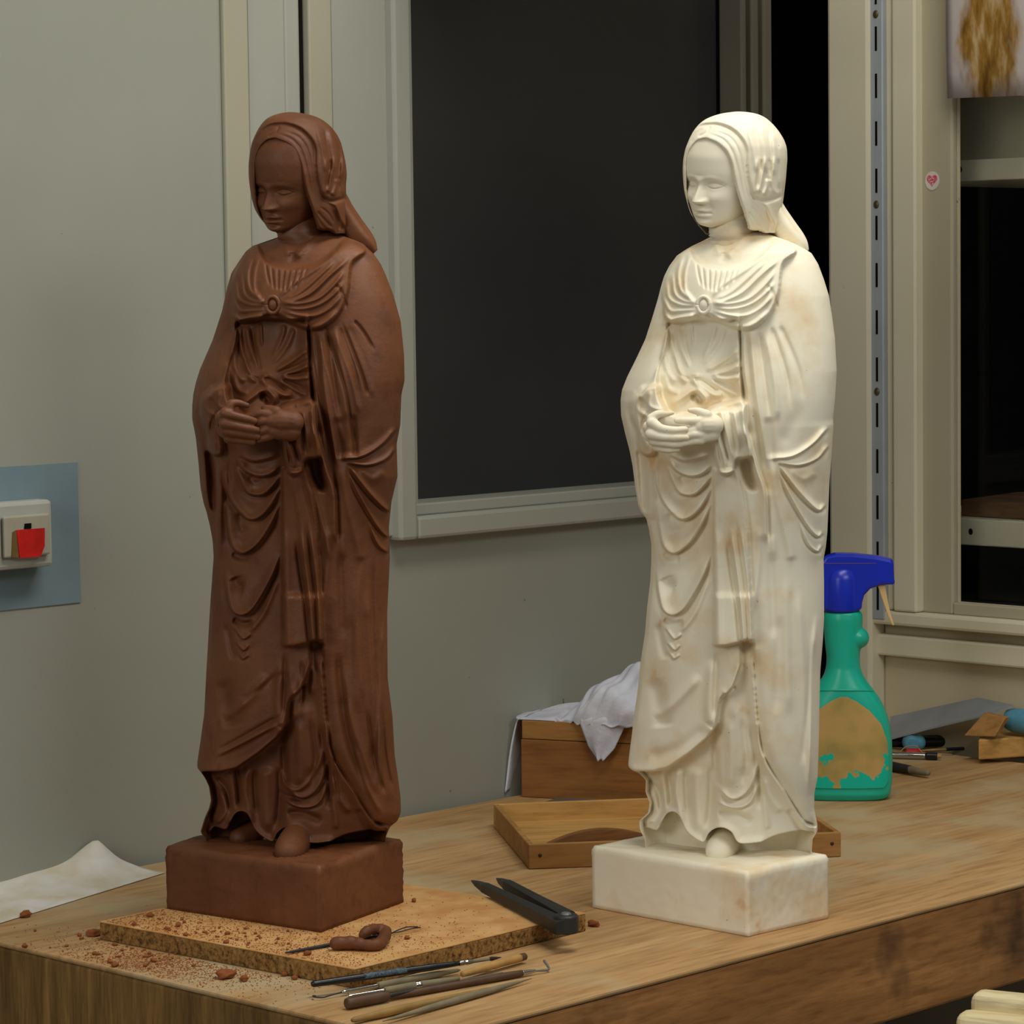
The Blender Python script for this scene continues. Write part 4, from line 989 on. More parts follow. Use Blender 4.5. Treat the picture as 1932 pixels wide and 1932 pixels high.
part('heart', M_heart, st, lambda m: m.prism(hp, -0.0134, -0.0130, 1))
def marks(m):
    for x, z, l, a in ((-.003, .002, .005, .5), (.002, .003, .004, -.6), (.000, -.001, .006, .2), (.001, -.004, .003, .9)):
        dx, dz = math.cos(a) * l / 2, math.sin(a) * l / 2; nx, nz = -math.sin(a) * .0005, math.cos(a) * .0005
        m.prism([(x - dx - nx, z - dz - nz), (x + dx - nx, z + dz - nz), (x + dx + nx, z + dz + nz), (x - dx + nx, z - dz + nz)], -0.0137, -0.0134, 1)
part('print_marks', M_stick, st, marks)

# stained paper hanging over the window frame
def oP(px, py): return wr(px, py, 0.034)
mp_, nt, b = newmat('paper_with_brown_wash', 0.75, 0.15)
v = coords(nt); n1 = noise(nt, v, 22, 6, 0.65)
base = ramp(nt, [(0.3, srgb(178, 168, 168)), (0.7, srgb(192, 184, 176))], noise(nt, v, 6)).outputs[0]
# the wash covers an oval in the middle of the sheet, streaky inside
sx, sz = oP(1868, 70)
ps0 = oP(1782, 90)[0]
sep = N(nt, 'ShaderNodeVectorMath', operation='DISTANCE')
mp2 = N(nt, 'ShaderNodeMapping'); mp2.inputs['Scale'].default_value = (1, 1, 0.55)
tc = N(nt, 'ShaderNodeTexCoord'); nt.links.new(tc.outputs['Object'], mp2.inputs['Vector']); nt.links.new(mp2.outputs['Vector'], sep.inputs[0])
sep.inputs[1].default_value = (sx - ps0, -0.034, (sz - 1.9) * 0.55)
ma = N(nt, 'ShaderNodeMath', operation='MULTIPLY_ADD'); nt.links.new(noise(nt, coords(nt, (30, 1, 12)), 1.4, 5), ma.inputs[0]); ma.inputs[1].default_value = 0.05
nt.links.new(sep.outputs['Value'], ma.inputs[2])
inn = ramp(nt, [(0.062, (1, 1, 1, 1)), (0.078, (0, 0, 0, 1))], ma.outputs[0])
wash = ramp(nt, [(0.32, srgb(104, 72, 26)), (0.5, srgb(150, 112, 48)), (0.66, srgb(186, 160, 116))], noise(nt, coords(nt, (60, 1, 18)), 1.2, 5))
nt.links.new(mix(nt, base, wash.outputs[0], inn.outputs[0]), b.inputs['Base Color'])
pp = wall_thing('paper_sheet', 'pale sheet with brown ink wash hanging over the window frame', 'paper', BR, ps0, 1.9)
def sheet(m):
    n = 14; P = []
    top = 2.2
    for j in range(n + 1):
        row = []
        for i in range(n + 1):
            zb = oP(1784, 186)[1] + (oP(1932, 183)[1] - oP(1784, 186)[1]) * i / n * 0.8
            z = top + (zb - top) * j / n - 1.9
            row.append((0.004 * (1 - j / n) * 0 + 0.17 * i / n + 0.004 * j / n, -0.034 - 0.0015 * math.sin(i * .9) - 0.001 * math.sin(j * .7), z))
        P.append(row)
    m.grid(P)
o = part('sheet', mp_, pp, sheet, smooth=True, solid=0.0006)
# shelves behind the glass
def onb(px, py, off): return wr(px, py, off)
def shelf(px0, pyt, pyb, off, label, tilt, dots):
    s0, zt_ = onb(px0, pyt, off); zb_ = onb(px0, pyb, off)[1]
    t = wall_thing('shelf_board', label, 'shelf', BR, s0, zb_)
    L = nx1 - s0 - 0.002
    part('board', M_cream, t, lambda m: m.hexa([(-.12, -off, 0), (L, -off, tilt * L), (L, 0.40, tilt * L), (-.12, 0.40, 0)], [(-.12, -off, zt_ - zb_), (L, -off, zt_ - zb_ + tilt * L), (L, 0.40, zt_ - zb_ + tilt * L), (-.12, 0.40, zt_ - zb_)]), 0.002)
    for px, py in dots:
        ds, dz = onb(px, py, off)
        m = MB(); m.ball((ds - s0, -off, dz - zb_), (0.0035, 0.0012, 0.0045), 12, 8); m.build('nail_hole', M_black, t, smooth=True)
    return s0, zt_
s0s, zsh = shelf(1801, 977, 1027, -0.06, 'lower cream shelf board behind the glass of the right window', 0.0, [(1832, 1003)])
shelf(1800, 303, 343, -0.06, 'upper cream shelf board behind the glass under the hanging paper', 0.0, [(1812, 320)])
bp0, bpz = wr(1800, 303, -0.10)
o = struct(MB(BR).box(bp0 - .12, nx1, -0.115, -0.105, wr(1800, 320, -0.10)[1], zt).build('trim_9', M_cream2))
# block and dark pot on the lower shelf
M_blk = wood('dull_brown_block', (140, 106, 74), (96, 66, 42), (4, 20, 20))
q0 = wr(1822, 970, -0.10)[0]
bk = MB(); t = wall_thing('wooden_block', 'dull brown wooden block lying on the lower window shelf', 'block', BR, q0, zsh + 0.0005)
bk.hexa([(0, 0.09, 0), (0.15, 0.075, 0), (0.16, 0.2, 0), (0.01, 0.21, 0)], [(0, 0.09, 0.022), (0.15, 0.075, 0.022), (0.16, 0.2, 0.026), (0.01, 0.21, 0.026)])
bk.build('block', M_blk, t, bevel=0.002)

# ------------------------------------------------------------------ board, paper, box, tray
M_part = plain('dusty_particle_board', (206, 164, 108), 0.75, 0.2, var=0.10, scale=34, bmp=0.3, rgb2=(188, 136, 82))
m_, nt, b = newmat('particle_board_edge', 0.85, 0.15)
v = coords(nt); nt.links.new(ramp(nt, [(0.34, srgb(74, 54, 30)), (0.5, srgb(140, 104, 58)), (0.66, srgb(166, 128, 76))], noise(nt, v, 210, 3, 0.7)).outputs[0], b.inputs['Base Color'])
bump(nt, b, noise(nt, v, 300, 3), 0.5, 0.001)
M_pedge = m_
F_, L_, R0_ = at(669, 1828, ZB), at(188, 1738, ZB), at(1105, 1722, ZB)
bd = thing('particle_board', 'square particle board under the brown statue', 'board', (F_[0], F_[1], TZ))
q = [local(bd, p)[:2] for p in (F_, R0_, R0_ + L_ - F_, L_)]
part('core', M_pedge, bd, lambda m: m.prism([tuple(p) for p in q], 0.0004, 0.0165, 2), 0.0008)
part('top_face', M_part, bd, lambda m: m.prism([tuple(p) for p in q], 0.0166, 0.018, 2), 0.0005)

# sheet of paper at the left, one corner curled up
M_paper = plain('creased_white_paper', (222, 222, 218), 0.7, 0.2, var=0.04, scale=20, rgb2=(206, 196, 170))
pa = [at(-70, 1668), at(240, 1643)]; pb = [at(-110, 1768), at(312, 1650)]
pc = thing('paper', 'white paper with one raised corner on the bench at the left', 'paper', at(60, 1700))
def curl(m):
    n, k = 44, 20; P = []
    tl, tr, br, bl = at(-80, 1682), at(222, 1640), at(312, 1648), at(-80, 1768)
    tip = at(185, 1650)
    for j in range(k + 1):
        v_ = j / k; row = []
        for i in range(n + 1):
            u_ = i / n
            p = (tl * (1 - u_) + tr * u_) * (1 - v_) + (bl * (1 - u_) + br * u_) * v_
            d = np.linalg.norm((p - tip)[:2])
            h = 0.0012 + 0.037 * math.exp(-(d / 0.027) ** 1.4) * (1 - v_) ** 0.7 + 0.010 * (1 - v_) ** 2 * math.exp(-((u_ - .45) / .35) ** 2) + 0.0012 * abs(math.sin(u_ * 9 + v_ * 3)) * (1 - v_)
            row.append(local(pc, [p[0], p[1], TZ + h]))
        P.append(row)
    m.grid(P)
part('sheet', M_paper, pc, curl, smooth=True, solid=0.0005)

# open wooden box at the back with a cloth
M_box = wood('reddish_brown_box_wood', (158, 108, 52), (128, 80, 36), (1.6, 14, 14), 0.55, 0.3, None, 0.15)
M_boxi = wood('box_rim_wood', (176, 130, 70), (146, 100, 48), (1.6, 14, 14), 0.55, 0.3, None, 0.15)
b0, b1 = at(984, 1504), at(1222, 1517)
bx = thing('wooden_box', 'brown wooden box holding a white cloth behind the plaster statue', 'box', (b0[0], b0[1], TZ), math.atan2(b1[1] - b0[1], b1[0] - b0[0]))
BXL, BXD, BXH, BT_ = 0.215, 0.095, 0.094, 0.008
zline = 0.071
for nm, bb in (('front_panel', (0, BXL, 0, BT_)), ('back_panel', (0, BXL, BXD - BT_, BXD)), ('side_panel', (0, BT_, BT_, BXD - BT_)), ('side_panel', (BXL - BT_, BXL, BT_, BXD - BT_))):
    part(nm, M_box, bx, lambda m: m.box(*bb, 0.0003, zline), 0.001)
for nm, bb in (('rim', (0.001, BXL - .001, 0.001, BT_)), ('rim', (0.001, BXL - .001, BXD - BT_, BXD - .001)), ('rim', (0.001, BT_, BT_, BXD - BT_)), ('rim', (BXL - BT_, BXL - .001, BT_, BXD - BT_))):
    part(nm, M_boxi, bx, lambda m: m.box(*bb, zline + 0.0006, BXH), 0.001)
part('bottom', M_box, bx, lambda m: m.box(BT_, BXL - BT_, BT_, BXD - BT_, 0.0005, 0.008))

M_cloth, nt, b = newmat('white_cotton_rag', 0.9, 0.1)
v = coords(nt); nt.links.new(ramp(nt, [(0.35, srgb(188, 190, 204)), (0.6, srgb(214, 216, 226))], noise(nt, v, 18, 4)).outputs[0], b.inputs['Base Color'])
bump(nt, b, noise(nt, v, 55, 5), 0.5, 0.004)
cl = thing('cloth', 'crumpled white cloth draped over the brown wooden box', 'cloth', (b0[0], b0[1], TZ + BXH), bx.rotation_euler[2])
def rag(m):
    # rows from the back of the box over the heap to the front tongue; columns left to right (box coordinates, mm above the rim)
    ctrl = [
     [(-8, 100, -60), (20, 104, -20), (70, 106, -12), (110, 110, -6), (150, 108, -10), (200, 104, -30)],
     [(-10, 84, -8), (20, 86, 8), (70, 84, 16), (105, 88, 34), (140, 88, 46), (190, 84, 30)],
     [(-12, 60, 2), (20, 62, 6), (60, 60, 16), (98, 62, 46), (135, 62, 64), (190, 60, 46)],
     [(-12, 34, 3), (20, 34, 5), (60, 34, 12), (92, 32, 42), (130, 30, 60), (190, 34, 44)],
     [(-10, 12, 3), (22, 10, 4), (62, 8, 10), (96, 2, 30), (130, -4, 44), (186, 6, 30)],
     [(-6, 3, 2), (24, 3, 2), (62, 2, 4), (92, -10, 14), (126, -16, 22), (180, -6, 10)],
     [(0, 2, 1), (26, 2, 1), (62, 0, 1), (86, -9, -3), (120, -16, 2), (160, -9, -6)]]
    A = np.array(ctrl, float) * 1e-3
    n1, n2 = 60, 90
    R1 = np.array([cr(A[i], n2) for i in range(A.shape[0])])
    G = np.array([cr(R1[:, j], n1) for j in range(n2)]).transpose(1, 0, 2)
    for i in range(n1):
        for j in range(n2):
            u, w = i / n1 * 6, j / n2 * 9
            k = 0.0022 * math.sin(3.1 * u + 2.0 * math.sin(1.3 * w)) + 0.0026 * math.sin(1.7 * w + 1.4 * math.sin(1.1 * u)) + 0.001 * math.sin(7 * w + 3 * u)
            if j / n2 > .3: G[i, j, 2] += k * 1.6
            G[i, j, 1] -= k * .8 * (j / n2 > .3)
    m.grid([[tuple(p) for p in row] for row in G])
part('heap', M_cloth, cl, rag, smooth=True, solid=0.0015)
def tongue(m):
    n1, n2 = 26, 22; P = []
    for i in range(n1 + 1):
        t = i / n1; row = []
        for j in range(n2 + 1):
            s_ = j / n2
            x0 = np.interp(t, [0, .3, .75, 1], [80, 80, 90, 101]); x1 = np.interp(t, [0, .3, .75, 1], [138, 137, 124, 110])
            x = x0 + (x1 - x0) * s_
            y = 10 * max(0, 1 - t / .22) - 9 - 5 * math.sin(math.pi * s_) + 2.0 * math.sin(s_ * 9 + t * 2) * t
            z = np.interp(t, [0, .2, 1], [20, 6, -42]) + 3.0 * math.sin(s_ * math.pi) * (1 - t) + 1.2 * math.sin(s_ * 11) * t
            row.append((x * 1e-3, y * 1e-3, z * 1e-3))
        P.append(row)
    m.grid(P)
part('front_flap', M_cloth, cl, tongue, smooth=True, solid=0.0016)
def hang(m):
    n1, n2 = 30, 14; P = []
    for i in range(n1 + 1):
        t = i / n1; row = []
        for j in range(n2 + 1):
            s_ = j / n2
            x = np.interp(t, [0, .15, 1], [4, -6, -24]) - 2.5 * math.sin(3 * s_ + 4 * t)
            y = 10 + 52 * s_ - 6 * t
            z = np.interp(t, [0, .12, 1], [4, 1, -90 + 6 * s_])
            row.append((x * 1e-3, y * 1e-3, z * 1e-3))
        P.append(row)
    m.grid(P)
part('side_flap', M_cloth, cl, hang, smooth=True, solid=0.0016)

# shallow tray
M_tray = wood('pale_brown_tray_wood', (182, 140, 82), (156, 112, 62), (1.4, 12, 12), 0.6, 0.25, None, 0.2)
M_tray2 = wood('tray_inside_wood', (206, 164, 98), (186, 140, 76), (1.4, 12, 12), 0.6, 0.25, None, 0.15)
t0, t1, t3 = at(998, 1641), at(1587, 1617), at(931, 1560)
ty = thing('wooden_tray', 'shallow wooden tray lying behind the plaster statue', 'tray', (t0[0], t0[1], TZ), math.atan2(t1[1] - t0[1], t1[0] - t0[0]))
TL = float(np.linalg.norm(t1 - t0)); sk = local(ty, t3); TW, SKW = float(sk[1]), float(sk[0])
TH, TT = 0.027, 0.006
def sq(x0, x1, y0, y1):
    f = lambda x, y: (x + SKW * y / TW, y)
    return [f(x0, y0), f(x1, y0), f(x1, y1), f(x0, y1)]
for nm, bb, mt in (('front_wall', (0, TL, 0, TT), M_tray), ('back_wall', (0, TL, TW - TT, TW), M_tray2), ('end_wall', (0, TT, TT, TW - TT), M_tray), ('end_wall', (TL - TT, TL, TT, TW - TT), M_tray)):
    part(nm, mt, ty, lambda m: m.prism(sq(*bb), 0.0004, TH, 2), 0.001)
part('bottom', M_tray2, ty, lambda m: m.prism(sq(TT, TL - TT, TT, TW - TT), 0.0008, 0.006, 2))
for x in (0.012, TL - 0.010):
    m = MB(); m.ball((x, 0.0002, 0.015), (0.0022, 0.001, 0.0022), 12, 8); m.build('nail_head', plain('dark_nail', (52, 40, 26), 0.5, 0.4), ty, smooth=True)
# flat wooden tool in the tray
w0, w1 = at(1004, 1600, TZ + 0.022), at(1215, 1562, TZ + 0.026)
wt = thing('wooden_spatula', 'brown curved wooden spatula lying in the tray', 'spatula', (w0[0], w0[1], TZ + 0.0085), math.atan2(w1[1] - w0[1], w1[0] - w0[0]))
WL_ = float(np.linalg.norm((w1 - w0)[:2]))
def spat(m):
    n = 30; vs = []
    for i in range(n + 1):
        t = i / n; x = WL_ * t
        hgt = 0.004 + 0.018 * math.sin(math.pi * min(1, t * 1.0) * 0.93 + .12) ** 0.8
        th = 0.005
        vs += [(x, 0.004 - th, 0.0008 + 0.004 * t), (x, 0.004 + th, 0.0008 + 0.004 * t), (x, 0.004 + th * .7, hgt + 0.004 * t), (x, 0.004 - th * .7, hgt + 0.004 * t)]
    fs = [(i * 4 + k, i * 4 + (k + 1) % 4, (i + 1) * 4 + (k + 1) % 4, (i + 1) * 4 + k) for i in range(n) for k in range(4)] + [(0, 1, 2, 3), (n * 4 + 3, n * 4 + 2, n * 4 + 1, n * 4)]
    m.add(vs, fs)
part('blade', wood('brown_tool_wood', (150, 104, 62), (112, 74, 42), (2, 20, 20)), wt, spat, 0.0015, smooth=False)
# grey metal plate between tray and box
M_steel = plain('dull_grey_steel', (126, 126, 124), 0.45, 0.5, 0.5, var=0.1, scale=25)
g = [at(978, 1530), at(1205, 1516), at(1202, 1510), at(1060, 1503)]
gp = thing('steel_plate', 'thin grey metal plate lying between the tray and the box', 'plate', g[0])
part('plate', M_steel, gp, lambda m: m.prism([tuple(local(gp, p)[:2]) for p in (at(982, 1531), at(1200, 1520), at(1212, 1509), at(1050, 1509))], 0.0006, 0.0022, 2))

# ------------------------------------------------------------------ spray bottle
M_teal = plain('turquoise_plastic', (20, 178, 152), 0.32, 0.5, var=0.03, scale=20)
M_blue_p = plain('deep_blue_plastic', (16, 44, 190), 0.3, 0.5, var=0.05, scale=20)
M_trig = plain('cream_plastic', (216, 186, 130), 0.45, 0.4, var=0.03)
ml, nt, b = newmat('worn_ochre_label', 0.7, 0.2)
v = coords(nt)
c = ramp(nt, [(0.3, srgb(146, 134, 76)), (0.5, srgb(178, 148, 88)), (0.7, srgb(192, 150, 98))], noise(nt, v, 22, 4)).outputs[0]
n_ = noise(nt, v, 34, 4, 0.55)
sepz = N(nt, 'ShaderNodeSeparateXYZ'); tc = N(nt, 'ShaderNodeTexCoord'); nt.links.new(tc.outputs['Object'], sepz.inputs[0])
# the label is worn through to the plastic in its lower half
mr = N(nt, 'ShaderNodeMapRange'); nt.links.new(sepz.outputs['Z'], mr.inputs[0]); mr.inputs[1].default_value = 0.02; mr.inputs[2].default_value = 0.085; mr.inputs[3].default_value = 0.16; mr.inputs[4].default_value = -0.14
ad = N(nt, 'ShaderNodeMath', operation='ADD'); nt.links.new(n_, ad.inputs[0]); nt.links.new(mr.outputs[0], ad.inputs[1])
nt.links.new(mix(nt, c, srgb(20, 178, 152), ramp(nt, [(0.60, (0, 0, 0, 1)), (0.615, (1, 1, 1, 1))], ad.outputs[0]).outputs[0]), b.inputs['Base Color'])
pb0 = at(1592, 1506)
vb = pb0 - CAM
bt = thing('spray_bottle', 'turquoise spray bottle with blue trigger head beside the plaster statue', 'bottle', (pb0[0], pb0[1], TZ), math.atan2(vb[1], vb[0]) - math.pi / 2)
SB = np.linalg.norm(vb[:2]) / FPX                                   # metres per photo pixel at the bottle
def bz(py): return (1512 - py) * SB
prof = [(1511.6, 76), (1509, 82), (1504, 86.5), (1497, 89), (1480, 91), (1440, 92), (1397, 91), (1370, 87), (1350, 82), (1330, 73), (1316, 65), (1302, 54), (1288, 44), (1275, 36), (1262, 32.5), (1243, 31), (1227, 33), (1205, 35), (1190, 36), (1178, 37), (1165, 37), (1159, 35.5), (1156, 33)]
pz = np.array([bz(p[0]) for p in prof]); pr_ = np.array([p[1] * SB for p in prof])
zz = np.linspace(pz[0], pz[-1], 150); rr = np.interp(zz, pz, pr_); rr[6:-4] = smooth1(rr, 2.0)[6:-4]
def dep(z): return np.interp(z, [0, bz(1500), bz(1400), bz(1300), bz(1262), bz(1170), bz(1150)], [.022, .026, .027, .024, .0185, .0190, .017])
def bsurf(z, q, off=0.0):
    r = np.interp(z, zz, rr) + off; d = dep(z) + off; e = np.interp(z, [0, bz(1330), bz(1270)], [.72, .8, 1.0])
    c_, s_ = math.cos(q), math.sin(q)
    return (math.copysign(abs(c_) ** e, c_) * r, -math.copysign(abs(s_) ** e, s_) * d, z)
def bottle(m):
    n = 72; vs = [bsurf(z, 2 * math.pi * k / n) for z in zz for k in range(n)]
    fs = [(i * n + k, i * n + (k + 1) % n, (i + 1) * n + (k + 1) % n, (i + 1) * n + k) for i in range(len(zz) - 1) for k in range(n)]
    fs += [tuple(range(n))[::-1], tuple(range((len(zz) - 1) * n, len(zz) * n))]
    m.add(vs, fs)
    m.ball((26 * SB, -0.002, bz(1206)), (23 * SB, 0.013, 21 * SB), 26, 16)
bo = MB(); bottle(bo); fuse(bo, 'body', M_teal, bt, 0.0013, 5)
def label(m):
    n1, n2 = 40, 40; P = []
    for i in range(n1 + 1):
        z = bz(1486) + (bz(1313) - bz(1486)) * i / n1
        t = i / n1
        wdt = np.interp(t, [0, .04, .1, .5, .7, .85, .95, 1], [.80, .86, .89, .88, .80, .62, .38, .14])
        qs = np.linspace(math.acos(-wdt ** (1 / .76)) if wdt < 1 else math.pi, math.acos(wdt ** (1 / .76)), n2 + 1)
        P.append([bsurf(z, q_, 0.0016) for q_ in qs])
    m.grid(P)
part('label', ml, bt, label, smooth=True)['label'] = 'worn ochre label'
def ringg(m):
    for z, dr in ((bz(1307), 0.0012),):
        pts = [bsurf(z + 0.004 * math.sin(q), q, 0.0) for q in np.linspace(0.25, math.pi - 0.25, 30)]
        m.tube(pts, 0.0012, 8)
part('shoulder_rib', M_teal, bt, ringg, smooth=True)
hd = MB()
hp = [(-42, 1098), (-40, 1062), (-32, 1050), (-14, 1045.5), (20, 1046), (64, 1051), (90, 1056.5), (94.5, 1060), (95.5, 1093), (98, 1104), (72, 1104.5), (51, 1112), (40, 1124), (36, 1138), (35, 1152), (-36, 1152), (-38, 1115)]
hd.prism([(x * SB, bz(y)) for x, y in hp], -0.0125, 0.0125, 1)
hdo = hd.build('trigger_head', M_blue_p, bt, bevel=0.004, seg=3)
cp_ = MB(); cp_.tube([(-2 * SB, 0, bz(1155.5)), (-2 * SB, 0, bz(1150)), (-2 * SB, 0, bz(1095)), (-2 * SB, 0, bz(1078)), (-2 * SB, 0, bz(1068))], [33 * SB, 34.5 * SB, 33 * SB, 28 * SB, 12 * SB], 36, 0.9)
cp_.build('collar_nut', M_blue_p, bt, smooth=True)
tr = [(64, 1104), (79, 1104), (83, 1130), (88, 1155), (96, 1181), (92, 1182.5), (84, 1165), (74, 1135)]
part('trigger', M_trig, bt, lambda m: m.prism([(x * SB, bz(y)) for x, y in tr], -0.007, 0.007, 1), 0.0012)
nz = MB(); nz.tube([(95 * SB, 0, bz(1076)), (101 * SB, 0, bz(1076))], [0.007, 0.0065], 20); 
part('seam', plain('pale_seam', (150, 110, 110), 0.5), bt, lambda m: m.box(-41 * SB, 62 * SB, -0.0130, -0.0124, bz(1063.6), bz(1063.0)))

# ------------------------------------------------------------------ long thin tools
def stick(name, label, cat, p0, p1, segs, z=TZ, group=None, flat=1.0, lift=0.0004, zend=None):
    """tool lying from photo point p0 to p1; segs: (part name, material, [(t, radius mm)], flatness)"""
    rmax = max(r for s_ in segs for _, r in s_[2]) * 1e-3
    rz_ = min(flat, 1.0) * rmax + lift
    a_, c_ = at(*p0, z + rz_), at(*p1, z + rz_)
    t_ = thing(name, label, cat, a_, math.atan2(c_[1] - a_[1], c_[0] - a_[0]), group)
    L = float(np.linalg.norm((c_ - a_)[:2]))
    for nm, mt, pf, *fl in segs:
        m = MB(); f = fl[0] if fl else flat
        tt = np.array([q[0] for q in pf]); rr_ = np.array([q[1] for q in pf])
        ts = np.unique(np.concatenate([tt, np.linspace(tt[0], tt[-1], 24)]))
        m.lathe_x([(L * q, 1e-3 * np.interp(q, tt, rr_)) for q in ts], 18, f)
        m.build(nm, mt, t_, smooth=True)
    return t_, L
M_bk = plain('black_lacquer', (22, 24, 30), 0.3, 0.5, var=0.1)
M_iron = plain('dark_grey_iron', (58, 58, 58), 0.5, 0.5, 0.5, var=0.12, scale=40)
M_chrome = plain('shiny_chrome', (190, 188, 182), 0.18, 0.5, 1.0, var=0.03)
M_greyw = plain('worn_grey_wood', (134, 124, 98), 0.65, 0.25, var=0.12, scale=40)
M_brownw = plain('dark_brown_handle', (92, 66, 46), 0.5, 0.35, var=0.14, scale=50)
M_tan = plain('tan_wood', (184, 142, 82), 0.6, 0.25, var=0.10, scale=40)
M_tan2 = plain('olive_tan_wood', (158, 126, 72), 0.6, 0.25, var=0.12, scale=40)
M_band = plain('pale_blue_print', (86, 104, 112), 0.5, 0.3, var=0.35, scale=500, rgb2=(40, 48, 56))
M_brist = plain('dark_bristles', (70, 62, 54), 0.8, 0.1, var=0.2, scale=200)
t_, L = stick('paintbrush', 'black paintbrush with chrome ferrule nearest the particle board edge', 'brush', (588, 1857), (947, 1806), [
  ('handle', M_bk, [(0, 2.0), (.01, 2.9), (.1, 3.1), (.4, 3.3), (.62, 3.2), (.77, 2.2)]),
  ('ferrule', M_chrome, [(.77, 2.5), (.79, 2.6), (.80, 2.2), (.81, 2.6), (.83, 2.3), (.84, 2.0)]),
  ('neck', M_greyw, [(.84, 1.7), (.93, 1.5)]), ('bristles', M_brist, [(.93, 1.5), (.945, 2.0), (.97, 1.3), (1, .1)])], lift=.0085)
m = MB(); ca = np.linspace(-.2, 1.9, 8); vs = []
for x in (L * .265, L * .485):
    for q_ in ca: vs.append((x, -math.cos(q_) * 3.42e-3, math.sin(q_) * 3.42e-3))
m.add(vs, [(i, i + 1, 8 + i + 1, 8 + i) for i in range(7)]); m.build('printed_band', M_band, t_, smooth=True)
t_, L = stick('loop_tool', 'steel wire hook tool with grey handle just below the black paintbrush', 'modelling tool', (645, 1872), (868, 1830), [
  ('ferrule', M_chrome, [(0, 1.2), (.02, 1.9), (.26, 2.0), (.3, 2.2)]), ('handle', M_greyw, [(.3, 3.0), (.45, 3.4), (.8, 3.0), (.98, 1.6), (1, .6)])])
m = MB(); m.tube(cr([(0, 0, 0), (-.012, .0005, -.001), (-.02, .0, -.0015), (-.026, .004, -.001), (-.0245, .009, -.001), (-.022, .008, -.0012)], 24), 0.0007, 8); m.build('wire_hook', M_iron, t_, smooth=True)
t_, L = stick('steel_spatula', 'steel spatula with wide flat grey end in the pile of tools', 'spatula', (655, 1880), (954, 1832), [
  ('ferrule', M_chrome, [(0, .8), (.02, 1.6), (.2, 2.0), (.23, 2.3)]), ('handle', M_greyw, [(.23, 2.9), (.4, 3.6), (.62, 2.6), (.7, 1.6)]),
  ('collar', M_chrome, [(.42, 3.7), (.43, 3.9), (.435, 3.5), (.445, 3.9), (.455, 3.6)])])
m = MB(); m.prism([(L * .68, -.0014), (L * .8, -.0045), (L * 1.0, -.0052), (L * 1.0, .0052), (L * .8, .0045), (L * .68, .0014)], -0.0028, -0.0018, 2); m.build('flat_blade', M_steel, t_)
stick('bamboo_stick', 'knotty tan wooden stick with dark round end above the tool pile', 'stick', (872, 1838), (992, 1804), [
  ('shaft', M_tan, [(0, 2.6), (.1, 3.2), (.32, 3.8), (.36, 4.3), (.4, 3.7), (.46, 3.4), (.5, 3.9), (.56, 3.5), (.9, 3.8)]), ('dark_end', M_brownw, [(.9, 3.8), (.98, 3.5), (1, 2.2)])], lift=.002)
t_, L = stick('scraper', 'dark brown thick handled scraper at the left end of the pile', 'scraper', (653, 1894), (868, 1852), [
  ('handle', M_brownw, [(0, 3.6), (.008, 4.9), (.05, 5.2), (.3, 5.0), (.36, 4.2)]), ('shank', M_iron, [(.36, 2.0), (.6, 1.6), (1, 1.2)])])
t_, L = stick('bent_probe', 'brown handled probe with a thin bent metal tip at right', 'modelling tool', (728, 1882), (985, 1836), [
  ('handle', M_brownw, [(0, 1.2), (.03, 2.6), (.2, 3.3), (.6, 3.2), (.9, 3.4), (1, 2.8)]), ('ferrule', M_chrome, [(1, 2.4), (1.06, 2.0), (1.1, 1.4)])])
m = MB(); m.tube(cr([(L * 1.1, 0, 0), (L * 1.17, 0, -.0012), (L * 1.21, .001, -.001), (L * 1.225, .006, .001), (L * 1.235, .013, .004)], 24), list(np.linspace(.0009, .0013, 24)), 8); m.build('bent_tip', M_steel, t_, smooth=True)
stick('boxwood_tool', 'tan wooden modelling tool second lowest of the pile', 'modelling tool', (664, 1925), (938, 1862), [
  ('shaft', M_tan2, [(0, 1.6), (.02, 2.6), (.1, 2.9), (.2, 3.8), (.35, 3.6), (.6, 2.8), (.9, 2.0), (1, .8)])])
stick('boxwood_tool', 'long grey green modelling tool with pointed ends nearest the bench edge', 'modelling tool', (722, 1927), (1003, 1846), [
  ('shaft', M_greyw, [(0, .4), (.1, 1.6), (.3, 2.8), (.5, 3.3), (.7, 3.0), (.85, 2.0), (1, .3)])])

# wire tool lying on the board with a curl of clay over it
t_, L = stick('wire_tool', 'thin grey wire loop tool lying on the particle board under the clay', 'modelling tool', (538, 1798), (738, 1761), [
  ('handle', M_iron, [(0, .6), (.05, 1.3), (.4, 1.7), (.8, 1.5), (1, 1.0)])], z=ZB)
m = MB()
for sg in (1, -1):
    m.tube(cr([(L, 0, 0), (L + .010, sg * .003, .001), (L + .022, sg * .0042, .002), (L + .033, sg * .002, .001)], 14), .0006, 7)
m.build('wire_loop', M_iron, t_, smooth=True)
def clay_path(pts, rads, label, name='clay_roll'):
    P = [at(x, y, ZB + r * 1e-3 + .0003 + h * 1e-3) for (x, y, h), r in zip(pts, rads)]
    t = thing(name, label, 'clay', (P[0][0], P[0][1], ZB))
    Q = cr([local(t, p) for p in P], 40); r = np.interp(np.linspace(0, 1, 40), np.linspace(0, 1, len(rads)), rads) * 1e-3
    r = r * (1 + 0.07 * np.sin(np.arange(40) * 1.9)); 
    m = MB(); m.tube(Q, list(r), 18); m.ball(Q[0], r[0], 18, 10); m.ball(Q[-1], r[-1], 18, 10)
    fuse(m, 'roll', M_clay, t, 0.0011, 3)
